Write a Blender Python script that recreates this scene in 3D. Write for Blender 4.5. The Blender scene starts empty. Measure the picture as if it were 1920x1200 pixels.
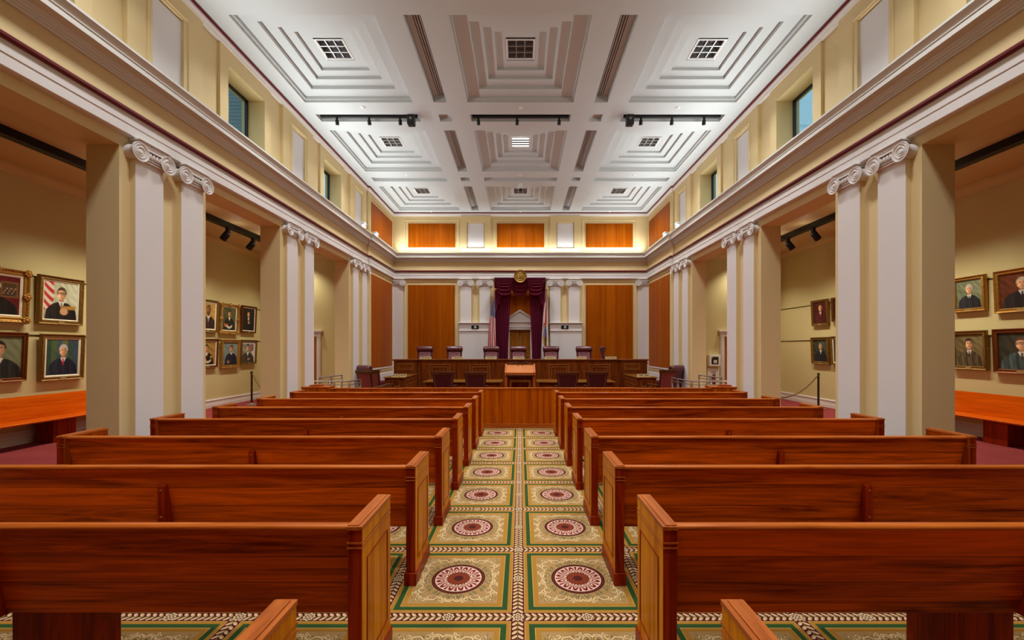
import bpy, bmesh, math, random
from mathutils import Vector, Matrix
import numpy as np
PI = math.pi
sc = bpy.context.scene
COL = sc.collection
random.seed(7)

# ------------------------------------------------------------------ camera, world, large lights, exposure
FPX = 785.0
cd = bpy.data.cameras.new('camera')
cam = bpy.data.objects.new('camera', cd)
COL.objects.link(cam)
cam.location = (0, 0, 1.77)
cam.rotation_euler = (PI / 2, 0, 0)
cd.sensor_width = 36
cd.lens = 36 * FPX / 1920
cd.shift_x = (960 - 976) / 1920
cd.shift_y = (653 - 600) / 1920
cd.clip_start = 0.05
sc.camera = cam

sc.view_settings.view_transform = 'Standard'
sc.view_settings.look = 'None'
sc.view_settings.gamma = 1
sc.view_settings.use_curve_mapping = False
sc.view_settings.exposure = 0.0

w = bpy.data.worlds.new('world')
sc.world = w
w.use_nodes = True
bg = w.node_tree.nodes['Background']
bg.inputs[0].default_value = (0.50, 0.78, 0.95, 1)
bg.inputs[1].default_value = 1.0


def area(name, loc, size, power, color, rot):
    l = bpy.data.lights.new(name, 'AREA')
    l.shape = 'RECTANGLE'
    l.size, l.size_y = size
    l.energy = power
    l.color = color
    o = bpy.data.objects.new(name, l)
    COL.objects.link(o)
    o.location = loc
    o.rotation_euler = rot
    return o


COOL = (0.92, 0.985, 1.0)
WARM = (0.94, 0.98, 1.02)
# light strips lying on the cornice ledge, throwing light at the ceiling
for s in (-1, 1):
    for yc, ln, pw in ((12.2, 8.4, 104), (6.0, 4.0, 29)):
        l = area('cornice_light', (s * 4.95, yc, 5.56), (0.07, ln), pw, COOL, (PI, -s * 0.72, 0))
        l.data.spread = 2.2
l = area('cornice_light', (0, 16.40, 5.56), (9.6, 0.07), 34, COOL, (PI - 0.45, 0, 0))
l.data.spread = 2.3
# lamps above the louvres of the square ceiling lights: the louvres keep the beam steep
for y in (0.79, 4.36, 7.93, 11.50, 15.07):
    for x in (-3.525, 0, 3.525):
        l = area('ceiling_lamp', (x, y, 7.41), (0.45, 0.45), 68, WARM, (0, 0, 0))
        l.data.spread = 2.15

# ------------------------------------------------------------------ helpers


def S(r, g, b):
    def f(c):
        c /= 255.0
        return c / 12.92 if c <= 0.04045 else ((c + 0.055) / 1.055) ** 2.4
    return (f(r), f(g), f(b), 1.0)


class E:
    """a value socket with arithmetic that writes math nodes"""
    nt = None

    def __init__(self, s):
        self.s = s

    @staticmethod
    def op(o, *a, clamp=False):
        n = E.nt.nodes.new('ShaderNodeMath')
        n.operation = o
        n.use_clamp = clamp
        for i, x in enumerate(a):
            if isinstance(x, E):
                E.nt.links.new(x.s, n.inputs[i])
            else:
                n.inputs[i].default_value = float(x)
        return E(n.outputs[0])

    def __add__(s, o): return E.op('ADD', s, o)
    __radd__ = __add__
    def __sub__(s, o): return E.op('SUBTRACT', s, o)
    def __rsub__(s, o): return E.op('SUBTRACT', o, s)
    def __mul__(s, o): return E.op('MULTIPLY', s, o)
    __rmul__ = __mul__
    def __truediv__(s, o): return E.op('DIVIDE', s, o)
    def __lt__(s, o): return E.op('LESS_THAN', s, o)
    def __gt__(s, o): return E.op('GREATER_THAN', s, o)
    def abs(s): return E.op('ABSOLUTE', s)
    def fract(s): return E.op('FRACT', s)
    def floor(s): return E.op('FLOOR', s)
    def cos(s): return E.op('COSINE', s)
    def sin(s): return E.op('SINE', s)
    def sqrt(s): return E.op('SQRT', s)
    def min(s, o): return E.op('MINIMUM', s, o)
    def max(s, o): return E.op('MAXIMUM', s, o)


def newmat(name, color=None, rough=0.5, metal=0.0, spec=0.5, coat=0.0):
    m = bpy.data.materials.new(name)
    m.use_nodes = True
    nt = m.node_tree
    b = nt.nodes['Principled BSDF']
    if color:
        b.inputs['Base Color'].default_value = color
    b.inputs['Roughness'].default_value = rough
    b.inputs['Metallic'].default_value = metal
    b.inputs['Specular IOR Level'].default_value = spec
    b.inputs['Coat Weight'].default_value = coat
    b.inputs['Coat Roughness'].default_value = 0.12
    return m, nt, b


def node(nt, t, **kw):
    n = nt.nodes.new(t)
    for k, v in kw.items():
        setattr(n, k, v)
    return n


def mixc(nt, fac, a, b, blend='MIX'):
    n = nt.nodes.new('ShaderNodeMix')
    n.data_type = 'RGBA'
    n.blend_type = blend
    for i, x in ((0, fac), (6, a), (7, b)):
        if isinstance(x, E):
            nt.links.new(x.s, n.inputs[i])
        elif isinstance(x, bpy.types.NodeSocket):
            nt.links.new(x, n.inputs[i])
        else:
            n.inputs[i].default_value = x
    return n.outputs[2]


def posnode(nt):
    g = nt.nodes.new('ShaderNodeNewGeometry')
    s = nt.nodes.new('ShaderNodeSeparateXYZ')
    nt.links.new(g.outputs['Position'], s.inputs[0])
    E.nt = nt
    return g.outputs['Position'], E(s.outputs[0]), E(s.outputs[1]), E(s.outputs[2])


def noise(nt, vec, scale, detail=4, rough=0.55, dist=0.0, stretch=None):
    if stretch is not None:
        mp = nt.nodes.new('ShaderNodeMapping')
        mp.inputs['Scale'].default_value = stretch
        nt.links.new(vec, mp.inputs['Vector'])
        vec = mp.outputs[0]
    n = nt.nodes.new('ShaderNodeTexNoise')
    n.inputs['Scale'].default_value = scale
    n.inputs['Detail'].default_value = detail
    n.inputs['Roughness'].default_value = rough
    n.inputs['Distortion'].default_value = dist
    nt.links.new(vec, n.inputs['Vector'])
    return E(n.outputs[0])


def maprange(nt, e, a, b, c=0.0, d=1.0):
    n = nt.nodes.new('ShaderNodeMapRange')
    nt.links.new(e.s, n.inputs[0])
    for i, v in enumerate((a, b, c, d)):
        n.inputs[i + 1].default_value = v
    return E(n.outputs[0])


def white(nt, e):
    n = nt.nodes.new('ShaderNodeTexWhiteNoise')
    n.noise_dimensions = '1D'
    nt.links.new(e.s, n.inputs['W'])
    return E(n.outputs['Value'])


def paint(name, rgb, rough=0.6, var=0.05):
    m, nt, b = newmat(name, S(*rgb), rough, spec=0.3)
    p, x, y, z = posnode(nt)
    n = noise(nt, p, 3.0, 5)
    c = mixc(nt, n * var, S(*rgb), (0.05, 0.04, 0.03, 1))
    nt.links.new(c, b.inputs['Base Color'])
    bp = nt.nodes.new('ShaderNodeBump')
    bp.inputs['Strength'].default_value = 0.04
    bp.inputs['Distance'].default_value = 0.002
    n2 = noise(nt, p, 160, 2)
    nt.links.new(n2.s, bp.inputs['Height'])
    nt.links.new(bp.outputs[0], b.inputs['Normal'])
    return m


def wood(name, dark, light, axis='X', rough=0.32, plank=0.0, plank_amt=0.35, rows=None, coat=0.25, figure=1.0):
    m, nt, b = newmat(name, S(*light), rough, spec=0.42, coat=0.0)
    b.inputs['Specular Tint'].default_value = (1.0, 0.52, 0.20, 1)
    b.inputs['IOR'].default_value = 1.15 if name == 'pew_end_veneer' else 1.32
    p, x, y, z = posnode(nt)
    st = {'X': (0.55, 9, 9), 'Y': (9, 0.55, 9), 'Z': (9, 9, 0.55)}[axis]
    st2 = {'X': (2.0, 90, 90), 'Y': (90, 2.0, 90), 'Z': (90, 90, 2.0)}[axis]
    g1 = noise(nt, p, 1.3, 6, 0.6, 1.6 * figure, st)
    g2 = noise(nt, p, 1.0, 3, 0.6, 0.3, st2)
    f = maprange(nt, g1 * 0.72 + g2 * 0.28, 0.36, 0.64)
    if plank:
        t = white(nt, ((x + y) / plank).floor())
        f = E.op('ADD', f * (1 - plank_amt), t * plank_amt, clamp=True)
    if rows:
        k = 0.0
        for r in rows:
            k = (z > r) + k
        t = white(nt, k + (y / 0.52).floor() * 7.31 + (x > 0) * 3.7)
        f = E.op('ADD', f * 0.62, t * 0.42 - 0.02, clamp=True)
    c = mixc(nt, f, S(*dark), S(*light))
    if plank:
        fr = ((x + y) / plank).fract()
        line = (fr < 0.05)
        c = mixc(nt, line * 0.35, c, (0.01, 0.004, 0.001, 1))
    if rows:
        ln = None
        for r in rows:
            q = (z - r).abs() < 0.0016
            ln = q if ln is None else ln.max(q)
        c = mixc(nt, ln * 0.8, c, (0.008, 0.002, 0.001, 1))
    nt.links.new(c, b.inputs['Base Color'])
    bp = nt.nodes.new('ShaderNodeBump')
    bp.inputs['Strength'].default_value = 0.06
    bp.inputs['Distance'].default_value = 0.002
    nt.links.new(g2.s, bp.inputs['Height'])
    nt.links.new(bp.outputs[0], b.inputs['Normal'])
    return m


TAN = paint('tan_paint', (220, 196, 144))
TAN2 = paint('gallery_paint', (208, 192, 138))
OFFW = paint('white_trim_paint', (221, 214, 208), 0.5, 0.03)
CORN = paint('cornice_paint', (214, 211, 202), 0.45, 0.03)
CEIL = paint('ceiling_paint', (198, 203, 203), 0.7, 0.02)
PANELW = paint('white_panel_fabric', (222, 218, 216), 0.8, 0.03)
REDP = newmat('maroon_paint', S(98, 18, 26), 0.35)[0]
WPAN = wood('panel_veneer', (136, 58, 0), (172, 88, 6), 'Z', 0.5, 0.105, 0.45, coat=0.0, figure=0.3)
PEWB = wood('pew_back_mahogany', (84, 8, 0), (246, 112, 10), 'X', 0.36, rows=(0.57, 0.713), coat=0.05)
PEWX = wood('pew_mahogany', (120, 34, 4), (176, 72, 12), 'X', 0.35, coat=0.1)
PEWR = wood('pew_rail_mahogany', (140, 58, 12), (196, 104, 36), 'X', 0.28, coat=0.3)
PEWP = wood('pew_post_mahogany', (96, 14, 2), (156, 46, 8), 'Z', 0.36, coat=0.05)
PEWG = wood('pew_end_veneer', (164, 84, 0), (226, 146, 14), 'Z', 0.3, figure=0.3)
PEWO = wood('pew_outer_end_veneer', (112, 36, 2), (168, 74, 10), 'Z', 0.34, figure=0.3)
PEWC = wood('pew_cap_mahogany', (134, 60, 16), (184, 98, 38), 'Y', 0.3, coat=0.3)
BARW = wood('bar_veneer', (128, 44, 0), (204, 100, 10), 'Z', 0.4, 0.02, 0.5, coat=0.05, figure=0.3)
WBEN = wood('wall_bench_cherry', (186, 70, 0), (220, 100, 6), 'Y', 0.35, coat=0.1)
BENW = wood('judge_bench_walnut', (78, 30, 8), (128, 62, 20), 'Z', 0.33, coat=0.25)
BENT = wood('judge_bench_top_walnut', (104, 50, 22), (146, 84, 44), 'X', 0.3, coat=0.3)
BENM = wood('judge_bench_moulding_walnut', (110, 56, 18), (150, 86, 34), 'X', 0.3, coat=0.25)
DESK = wood('desk_oak', (96, 56, 16), (134, 84, 30), 'X', 0.28, coat=0.3)
LECT = wood('lectern_cherry', (158, 86, 40), (190, 112, 58), 'X', 0.35, coat=0.2)
LECP = wood('lectern_post_cherry', (140, 66, 24), (178, 98, 42), 'Z', 0.35, coat=0.2)
DOORW = wood('door_oak', (138, 80, 20), (176, 110, 38), 'Z', 0.35, coat=0.2)
CHW = wood('chair_walnut', (58, 28, 14), (92, 52, 30), 'X', 0.3, coat=0.3)
GALL = paint('gallery_ceiling_paint', (212, 186, 130))
LEA, lnt, lb = newmat('burgundy_leather', S(86, 26, 30), 0.34, spec=0.5, coat=0.15)
LEAL = newmat('sheen_burgundy_leather', S(158, 98, 104), 0.4, spec=0.5, coat=0.1)[0]  # pale pink base colour holds the reflective sheen of the tufted pads
LEAM = newmat('reddish_leather', S(124, 54, 48), 0.3, spec=0.5)[0]  # lighter red paints the shine of the clerk chair backs into the colour
LEAD = newmat('dark_burgundy_leather', S(58, 14, 16), 0.4, spec=0.5)[0]
NAIL = newmat('brass_nail_trim', S(150, 124, 92), 0.35, 0.7)[0]
STEEL = newmat('brushed_steel', S(176, 170, 158), 0.35, 0.85)[0]
DSTEEL = newmat('dark_bronze', S(70, 56, 36), 0.35, 0.8)[0]
BRASS = newmat('brass', S(190, 156, 90), 0.3, 0.9)[0]
BLACK = newmat('black_metal', S(18, 18, 20), 0.45, 0.3)[0]
BLACKP = newmat('black_plastic', S(14, 14, 14), 0.4)[0]
WHITEP = newmat('white_plastic', S(226, 226, 222), 0.4)[0]
GREYP = newmat('grey_plastic', S(120, 122, 124), 0.4)[0]
LOUV = newmat('louvre_aluminium', S(190, 190, 190), 0.35, 0.8)[0]
DARKV = newmat('vent_shadow', S(12, 11, 10), 0.9)[0]
VENTW = newmat('vent_white', S(200, 196, 190), 0.5)[0]
WFRAME = newmat('window_frame_grey', S(34, 38, 42), 0.4, 0.4)[0]
LINER = newmat('linen_liner', S(226, 216, 190), 0.8)[0]
PLATE = newmat('brass_plate', S(196, 172, 120), 0.4, 0.5)[0]
INK = newmat('engraved_ink', S(92, 74, 44), 0.7)[0]
PAPER = newmat('paper_white', S(220, 214, 200), 0.8)[0]
EMIT, ent, eb = newmat('lit_diffuser', (1, 1, 1, 1), 0.5)
eb.inputs['Emission Color'].default_value = (1, 0.95, 0.88, 1)
eb.inputs['Emission Strength'].default_value = 2.2


def gilt(name, a, b_):
    m, nt, b = newmat(name, S(*a), 0.38, 0.55)
    p, x, y, z = posnode(nt)
    n = noise(nt, p, 60, 4)
    c = mixc(nt, maprange(nt, n, 0.35, 0.65), S(*a), S(*b_))
    nt.links.new(c, b.inputs['Base Color'])
    bp = nt.nodes.new('ShaderNodeBump')
    bp.inputs['Strength'].default_value = 0.35
    bp.inputs['Distance'].default_value = 0.004
    nt.links.new(n.s, bp.inputs['Height'])
    nt.links.new(bp.outputs[0], b.inputs['Normal'])
    return m


GOLD = gilt('gilt_frame', (140, 96, 30), (200, 150, 66))
GOLDD = gilt('dark_gilt_frame', (104, 74, 26), (160, 122, 56))
BROWNF = gilt('brown_wood_frame', (96, 50, 16), (140, 80, 28))
SEALG = gilt('seal_gold', (118, 84, 20), (184, 142, 54))

# glass: thin, clear, weakly reflecting
GLASS = bpy.data.materials.new('window_glass')
GLASS.use_nodes = True
gt = GLASS.node_tree
gt.nodes.clear()
go = gt.nodes.new('ShaderNodeOutputMaterial')
gm = gt.nodes.new('ShaderNodeMixShader')
g1 = gt.nodes.new('ShaderNodeBsdfTransparent')
g2 = gt.nodes.new('ShaderNodeBsdfGlossy')
g1.inputs[0].default_value = (0.92, 0.97, 0.98, 1)
g2.inputs['Roughness'].default_value = 0.02
gm.inputs[0].default_value = 0.06
gt.links.new(g1.outputs[0], gm.inputs[1])
gt.links.new(g2.outputs[0], gm.inputs[2])
gt.links.new(gm.outputs[0], go.inputs[0])

# oil paint / printed cloth: colours come from the mesh's own attribute
OIL, ont, ob_ = newmat('oil_paint', None, 0.5, spec=0.3)
at = ont.nodes.new('ShaderNodeVertexColor')
at.layer_name = 'paint'
ont.links.new(at.outputs[0], ob_.inputs['Base Color'])
CLOTH, cnt, cb = newmat('flag_cloth', None, 0.75, spec=0.2)
at = cnt.nodes.new('ShaderNodeVertexColor')
at.layer_name = 'paint'
cnt.links.new(at.outputs[0], cb.inputs['Base Color'])

VELVET, vnt, vb = newmat('burgundy_velvet', S(96, 4, 34), 0.7, spec=0.2)
vb.inputs['Sheen Weight'].default_value = 0.12
vb.inputs['Sheen Tint'].default_value = (0.6, 0.15, 0.3, 1)


def red_carpet():
    m, nt, b = newmat('red_carpet', None, 0.95, spec=0.1)
    p, x, y, z = posnode(nt)
    n = noise(nt, p, 260, 3)
    n2 = noise(nt, p, 2.5, 3)
    f = maprange(nt, n * 0.7 + n2 * 0.3, 0.3, 0.7)
    c = mixc(nt, f, S(112, 38, 40), S(152, 66, 66))
    nt.links.new(c, b.inputs['Base Color'])
    return m


RED = red_carpet()


def pattern_carpet():
    m, nt, b = newmat('medallion_carpet', None, 0.95, spec=0.1)
    pos, x, y, z = posnode(nt)
    MX, MY = 0.914, 0.921
    u = (x + 0.018) / MX
    v = (y - 2.75) / MY
    p = (u.fract() - 0.5) * MX
    q = (v.fract() - 0.5) * MY
    ap, aq = p.abs(), q.abs()
    a = MX / 2 - ap
    bb = MY / 2 - aq
    e = a.min(bb)
    maroon, gold, goldl = S(82, 14, 24), S(172, 120, 42), S(196, 154, 80)
    green, cream, field = S(42, 76, 34), S(220, 188, 142), S(172, 134, 84)
    olive, pink, rust, dark = S(104, 92, 34), S(226, 184, 156), S(140, 58, 32), S(58, 12, 16)
    col = mixc(nt, e > 0.0, field, maroon)          # start with maroon everywhere
    col = mixc(nt, e > 0.0430, col, goldl)
    col = mixc(nt, e > 0.0480, col, gold)
    col = mixc(nt, e > 0.0720, col, green)
    col = mixc(nt, e > 0.1080, col, goldl)
    col = mixc(nt, e > 0.1130, col, gold)
    col = mixc(nt, e > 0.1460, col, field)
    # centre medallion and scrolls
    r = (p * p + q * q).sqrt()
    th = E.op('ARCTAN2', q, p)
    mm = ap.max(aq)
    t = ap.min(aq)
    infield = e > 0.15
    # scrolling vines, mirrored about both axes of the square
    out = (r > 0.214) * infield
    cmb = nt.nodes.new('ShaderNodeCombineXYZ')
    nt.links.new(ap.s, cmb.inputs[0])
    nt.links.new(aq.s, cmb.inputs[1])
    nzv = nt.nodes.new('ShaderNodeTexNoise')
    nzv.inputs['Scale'].default_value = 13
    nzv.inputs['Detail'].default_value = 1
    nt.links.new(cmb.outputs[0], nzv.inputs['Vector'])
    vm = nt.nodes.new('ShaderNodeVectorMath')
    vm.operation = 'MULTIPLY_ADD'
    nt.links.new(nzv.outputs['Color'], vm.inputs[0])
    vm.inputs[1].default_value = (0.055, 0.055, 0)
    nt.links.new(cmb.outputs[0], vm.inputs[2])

    def voro(scale, feat):
        n = nt.nodes.new('ShaderNodeTexVoronoi')
        n.feature = feat
        n.inputs['Scale'].default_value = scale
        nt.links.new(vm.outputs[0], n.inputs['Vector'])
        return E(n.outputs['Distance'])
    nz = noise(nt, pos, 38, 2)
    sep = nt.nodes.new('ShaderNodeSeparateXYZ')
    nt.links.new(vm.outputs[0], sep.inputs[0])
    wa, wb = E(sep.outputs[0]) - 0.027, E(sep.outputs[1]) - 0.027
    M, Tt = wa.max(wb), wa.min(wb)
    shadow, gold2, lightc = S(104, 82, 36), S(192, 146, 74), S(222, 188, 134)
    vd = voro(27.0, 'F1')
    col = mixc(nt, (vd < 0.34) * out * 0.8, col, S(126, 104, 48))
    col = mixc(nt, (vd < 0.24) * out, col, S(186, 148, 74))
    vine = (M - ((Tt * 46.0).sin() * 0.017 + 0.266)).abs()
    wv_ = nz * 0.016
    col = mixc(nt, (vine < (wv_ + 0.0035)) * out * 0.85, col, shadow)
    col = mixc(nt, (vine < wv_) * out, col, gold2)
    col = mixc(nt, (vine < (wv_ - 0.0028)) * out, col, lightc)
    for ct, cm, cr, ph_ in ((0.034, 0.246, 0.021, 0.6), (0.098, 0.276, 0.019, 3.4), (0.150, 0.243, 0.025, 1.2), (0.205, 0.278, 0.019, 3.0), (0.246, 0.262, 0.017, 4.6), (0.070, 0.290, 0.010, 2.2)):
        dx, dy = Tt - ct, M - cm
        rr = (dx * dx + dy * dy).sqrt()
        an = E.op('ARCTAN2', dy, dx)
        rad = (an - ph_).cos() * 0.0035 + cr
        q = (rr - rad).abs()
        wq = ((an - ph_) * 0.5).cos().abs() * 0.0052 + 0.0012
        col = mixc(nt, (q < (wq + 0.003)) * out * 0.85, col, shadow)
        col = mixc(nt, (q < wq) * out, col, lightc)
        col = mixc(nt, (rr < cr * 0.28) * out, col, S(90, 76, 34))
        col = mixc(nt, (rr < cr * 0.16) * out, col, lightc)
    # grape clusters: rings of small circles round the medallion
    for rad, nn, ph in ((0.222, 44.0, 0.0), (0.242, 48.0, 0.5)):
        k = th * (nn / (2 * PI)) + ph
        fx = (k.fract() - 0.5) * (2 * PI * rad / nn)
        fr = r - rad
        cd_ = (fx * fx + fr * fr).sqrt()
        cl = (th * 8.0 + PI / 2).cos().abs() > 0.55
        ring = (cd_ < 0.0095) * cl * infield
        col = mixc(nt, ring, col, S(52, 58, 26))
        col = mixc(nt, (cd_ < 0.0045) * cl * infield, col, S(190, 178, 120))
    # medallion
    col = mixc(nt, r < 0.203, col, dark)
    col = mixc(nt, (r < 0.195) * (r > 0.184) * ((th * 60.0).cos() > -0.4), col, S(120, 46, 30))
    col = mixc(nt, r < 0.176, col, pink)
    K = 12
    ph = ((th * (K / (2 * PI)) + 0.5).fract() - 0.5) * (2 * PI / K)
    lx = r * ph.sin()
    ly = r * ph.cos() - 0.098
    rho = (lx * lx + ly * ly).sqrt()
    psi = E.op('ARCTAN2', lx, ly)
    mar = S(116, 22, 32)
    frond = ((psi * 11.0).cos() > -0.05) * (rho > 0.010) * (rho < (0.070 - psi * psi * 0.022)) * (psi.abs() < 1.45) * (r < 0.172)
    col = mixc(nt, frond, col, mar)
    ph2 = ((th * (K / (2 * PI))).fract() - 0.5) * (2 * PI / K)
    kx = r * ph2.sin()
    dart = (kx.abs() < ((r - 0.138) * 0.42)) * (r > 0.138) * (r < 0.166)
    col = mixc(nt, dart, col, mar)
    c12 = (th * 12.0).cos()
    col = mixc(nt, r < (0.096 + c12 * 0.006), col, S(104, 22, 26))
    bead = ((th * 24.0).cos() > 0.0) * (r > 0.086) * (r < 0.097)
    col = mixc(nt, bead, col, pink)
    col = mixc(nt, r < 0.084, col, S(104, 34, 22))
    str_ = ((th * 40.0).cos() > 0.1) * (r > 0.036)
    col = mixc(nt, (r < 0.080) * str_, col, S(150, 66, 34))
    col = mixc(nt, r < 0.036, col, S(78, 26, 24))
    # leaf chains in the maroon bands
    inb = e < 0.041
    LP = 0.0418

    def chain(across, along, mask, col):
        wv = across.abs()
        ph = (along / LP + wv * 16.0).fract()
        body = ((wv - 0.019).abs() < 0.0165) * (ph > 0.16) * (ph < 0.80)
        rnd = (((ph - 0.48) * 2.9) * ((ph - 0.48) * 2.9) + ((wv - 0.019) / 0.0175) * ((wv - 0.019) / 0.0175)) < 1.0
        lf = body * rnd * mask
        col = mixc(nt, lf, col, cream)
        sh = lf * (ph > 0.55)
        col = mixc(nt, sh * 0.7, col, S(190, 140, 80))
        midl = (wv < 0.003) * mask
        col = mixc(nt, midl, col, olive)
        return col
    sx = (u + 0.5).fract() - 0.5
    sy = (v + 0.5).fract() - 0.5
    ax, ay = sx * MX, sy * MY      # signed distances to nearest band centre
    col = chain(ax, y, (a < bb) * inb, col)
    col = chain(ay, x, (bb < a) * inb, col)
    # flowers at the crossings and half way
    hx = ((u * 2 + 0.5).fract() - 0.5) * (MX / 2)
    hy = ((v * 2 + 0.5).fract() - 0.5) * (MY / 2)
    for fx, fy in ((ax, hy), (hx, ay)):
        rr = (fx * fx + fy * fy).sqrt()
        tt = E.op('ARCTAN2', fy, fx)
        pr = (tt * 8.0).cos() * 0.004 + 0.037
        col = mixc(nt, rr < (pr + 0.005), col, dark)
        col = mixc(nt, rr < pr, col, cream)
        col = mixc(nt, (rr < 0.028) * (rr > 0.013) * ((tt * 8.0).cos() > -0.2), col, dark)
        col = mixc(nt, rr < 0.006, col, maroon)
    pile = noise(nt, pos, 420, 2)
    col = mixc(nt, maprange(nt, pile, 0.35, 0.65) * 0.36, col, (0.03, 0.02, 0.01, 1))
    nt.links.new(col, b.inputs['Base Color'])
    return m


MED = pattern_carpet()


class MB:
    def __init__(s):
        s.v, s.f, s.m = [], [], []
        s.cur = 0

    def add(s, vs, fs):
        o = len(s.v)
        s.v += [tuple(p) for p in vs]
        s.f += [tuple(i + o for i in f) for f in fs]
        s.m += [s.cur] * len(fs)
        return s

    def box(s, x0, x1, y0, y1, z0, z1):
        return s.add([(x0, y0, z0), (x1, y0, z0), (x1, y1, z0), (x0, y1, z0), (x0, y0, z1), (x1, y0, z1), (x1, y1, z1), (x0, y1, z1)],
                     [(0, 3, 2, 1), (4, 5, 6, 7), (0, 1, 5, 4), (1, 2, 6, 5), (2, 3, 7, 6), (3, 0, 4, 7)])

    def prism(s, poly, axis, a, b):
        def P(p, t):
            return {'x': (t, p[0], p[1]), 'y': (p[0], t, p[1]), 'z': (p[0], p[1], t)}[axis]
        n = len(poly)
        vs = [P(p, a) for p in poly] + [P(p, b) for p in poly]
        fs = [tuple(range(n))[::-1], tuple(range(n, 2 * n))] + [(i, (i + 1) % n, n + (i + 1) % n, n + i) for i in range(n)]
        return s.add(vs, fs)

    def lathe(s, prof, c, axis='z', n=24):
        vs, fs = [], []
        k = len(prof)
        for i in range(n):
            t = 2 * PI * i / n
            for r, h in prof:
                a, b = r * math.cos(t), r * math.sin(t)
                d = {'z': (a, b, h), 'x': (h, a, b), 'y': (a, h, b)}[axis]
                vs.append((c[0] + d[0], c[1] + d[1], c[2] + d[2]))
        for i in range(n):
            j = (i + 1) % n
            for q in range(k - 1):
                fs.append((i * k + q, j * k + q, j * k + q + 1, i * k + q + 1))
        fs.append(tuple(i * k for i in range(n)))
        fs.append(tuple(i * k + k - 1 for i in range(n))[::-1])
        return s.add(vs, fs)

    def tube(s, pts, r, n=8, cap=True):
        pts = [Vector(p) for p in pts]
        vs, fs = [], []
        up = Vector((0, 0, 1))
        rr = r if isinstance(r, (list, tuple)) else [r] * len(pts)
        for i, p in enumerate(pts):
            d = (pts[min(i + 1, len(pts) - 1)] - pts[max(i - 1, 0)]).normalized()
            if i == 0:
                a = d.cross(up)
                if a.length < 1e-4:
                    a = d.cross(Vector((1, 0, 0)))
            else:
                a = last - d * last.dot(d)
            a.normalize()
            last = a
            b = d.cross(a)
            for k in range(n):
                t = 2 * PI * k / n
                vs.append(p + (a * math.cos(t) + b * math.sin(t)) * rr[i])
        for i in range(len(pts) - 1):
            for k in range(n):
                fs.append((i * n + k, i * n + (k + 1) % n, (i + 1) * n + (k + 1) % n, (i + 1) * n + k))
        if cap:
            fs.append(tuple(range(n))[::-1])
            fs.append(tuple((len(pts) - 1) * n + k for k in range(n)))
        return s.add(vs, fs)

    def grid(s, fn, nu, nv, closed_u=False):
        vs = [fn(i / (nu if closed_u else nu - 1), j / (nv - 1)) for j in range(nv) for i in range(nu)]
        fs = []
        for j in range(nv - 1):
            for i in range(nu if closed_u else nu - 1):
                i2 = (i + 1) % nu
                fs.append((j * nu + i, j * nu + i2, (j + 1) * nu + i2, (j + 1) * nu + i))
        return s.add(vs, fs)

    def sph(s, c, r, nu=12, nv=8):
        if not isinstance(r, (tuple, list)):
            r = (r, r, r)
        return s.grid(lambda u, v: (c[0] + r[0] * math.cos(2 * PI * u) * math.sin(PI * (0.002 + 0.996 * v)),
                                    c[1] + r[1] * math.sin(2 * PI * u) * math.sin(PI * (0.002 + 0.996 * v)),
                                    c[2] + r[2] * math.cos(PI * (0.002 + 0.996 * v))), nu, nv, True)

    def ring(s, w, h, prof, cx=0.0, cz=0.0):
        """mitred rectangular frame in the XZ plane facing -Y: prof = [(inset, y)], closed"""
        vs, fs = [], []
        k = len(prof)
        for sx, sz in ((-1, -1), (1, -1), (1, 1), (-1, 1)):
            for ins, d in prof:
                vs.append((cx + sx * (w / 2 - ins), d, cz + sz * (h / 2 - ins)))
        for i in range(4):
            j = (i + 1) % 4
            for q in range(k):
                fs.append((i * k + q, j * k + q, j * k + (q + 1) % k, i * k + (q + 1) % k))
        return s.add(vs, fs)

    def sweep(s, path, prof, closed_prof=True):
        """profile (n, z) carried along an XY path; n grows to the right of travel"""
        P = [Vector(p) for p in path]
        vs, fs = [], []
        k = len(prof)
        for i, p in enumerate(P):
            def nr(a, b):
                d = (b - a).normalized()
                return Vector((d.y, -d.x))
            if i == 0:
                m = nr(P[0], P[1])
            elif i == len(P) - 1:
                m = nr(P[-2], P[-1])
            else:
                n1, n2 = nr(P[i - 1], p), nr(p, P[i + 1])
                m = n1 + n2
                m = m / max(m.dot(n1), 1e-6)
            for n, z in prof:
                vs.append((p.x + m.x * n, p.y + m.y * n, z))
        for i in range(len(P) - 1):
            for q in range(k if closed_prof else k - 1):
                fs.append((i * k + q, (i + 1) * k + q, (i + 1) * k + (q + 1) % k, i * k + (q + 1) % k))
        if closed_prof:
            fs.append(tuple(range(k)))
            fs.append(tuple((len(P) - 1) * k + q for q in range(k))[::-1])
        return s.add(vs, fs)

    def xf(s, fn, start=0):
        s.v[start:] = [tuple(fn(*p)) for p in s.v[start:]]
        return s


def obj(name, mb, mats, parent=None, loc=None, smooth=35, bevel=0.0, seg=2, rot=None):
    me = bpy.data.meshes.new(name)
    me.from_pydata(mb.v, [], mb.f)
    if not isinstance(mats, (list, tuple)):
        mats = [mats]
    for m in mats:
        me.materials.append(m)
    me.polygons.foreach_set('material_index', mb.m)
    bm = bmesh.new()
    bm.from_mesh(me)
    bmesh.ops.recalc_face_normals(bm, faces=bm.faces)
    bm.to_mesh(me)
    bm.free()
    if smooth:
        me.shade_smooth()
        me.set_sharp_from_angle(angle=math.radians(smooth))
    me.update()
    o = bpy.data.objects.new(name, me)
    COL.objects.link(o)
    if parent:
        o.parent = parent
    if loc:
        o.location = loc
    if rot:
        o.rotation_euler = rot
    if bevel:
        b = o.modifiers.new('edge', 'BEVEL')
        b.width = bevel
        b.segments = seg
        b.limit_method = 'ANGLE'
        b.angle_limit = math.radians(40)
        b.harden_normals = False
    return o


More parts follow.
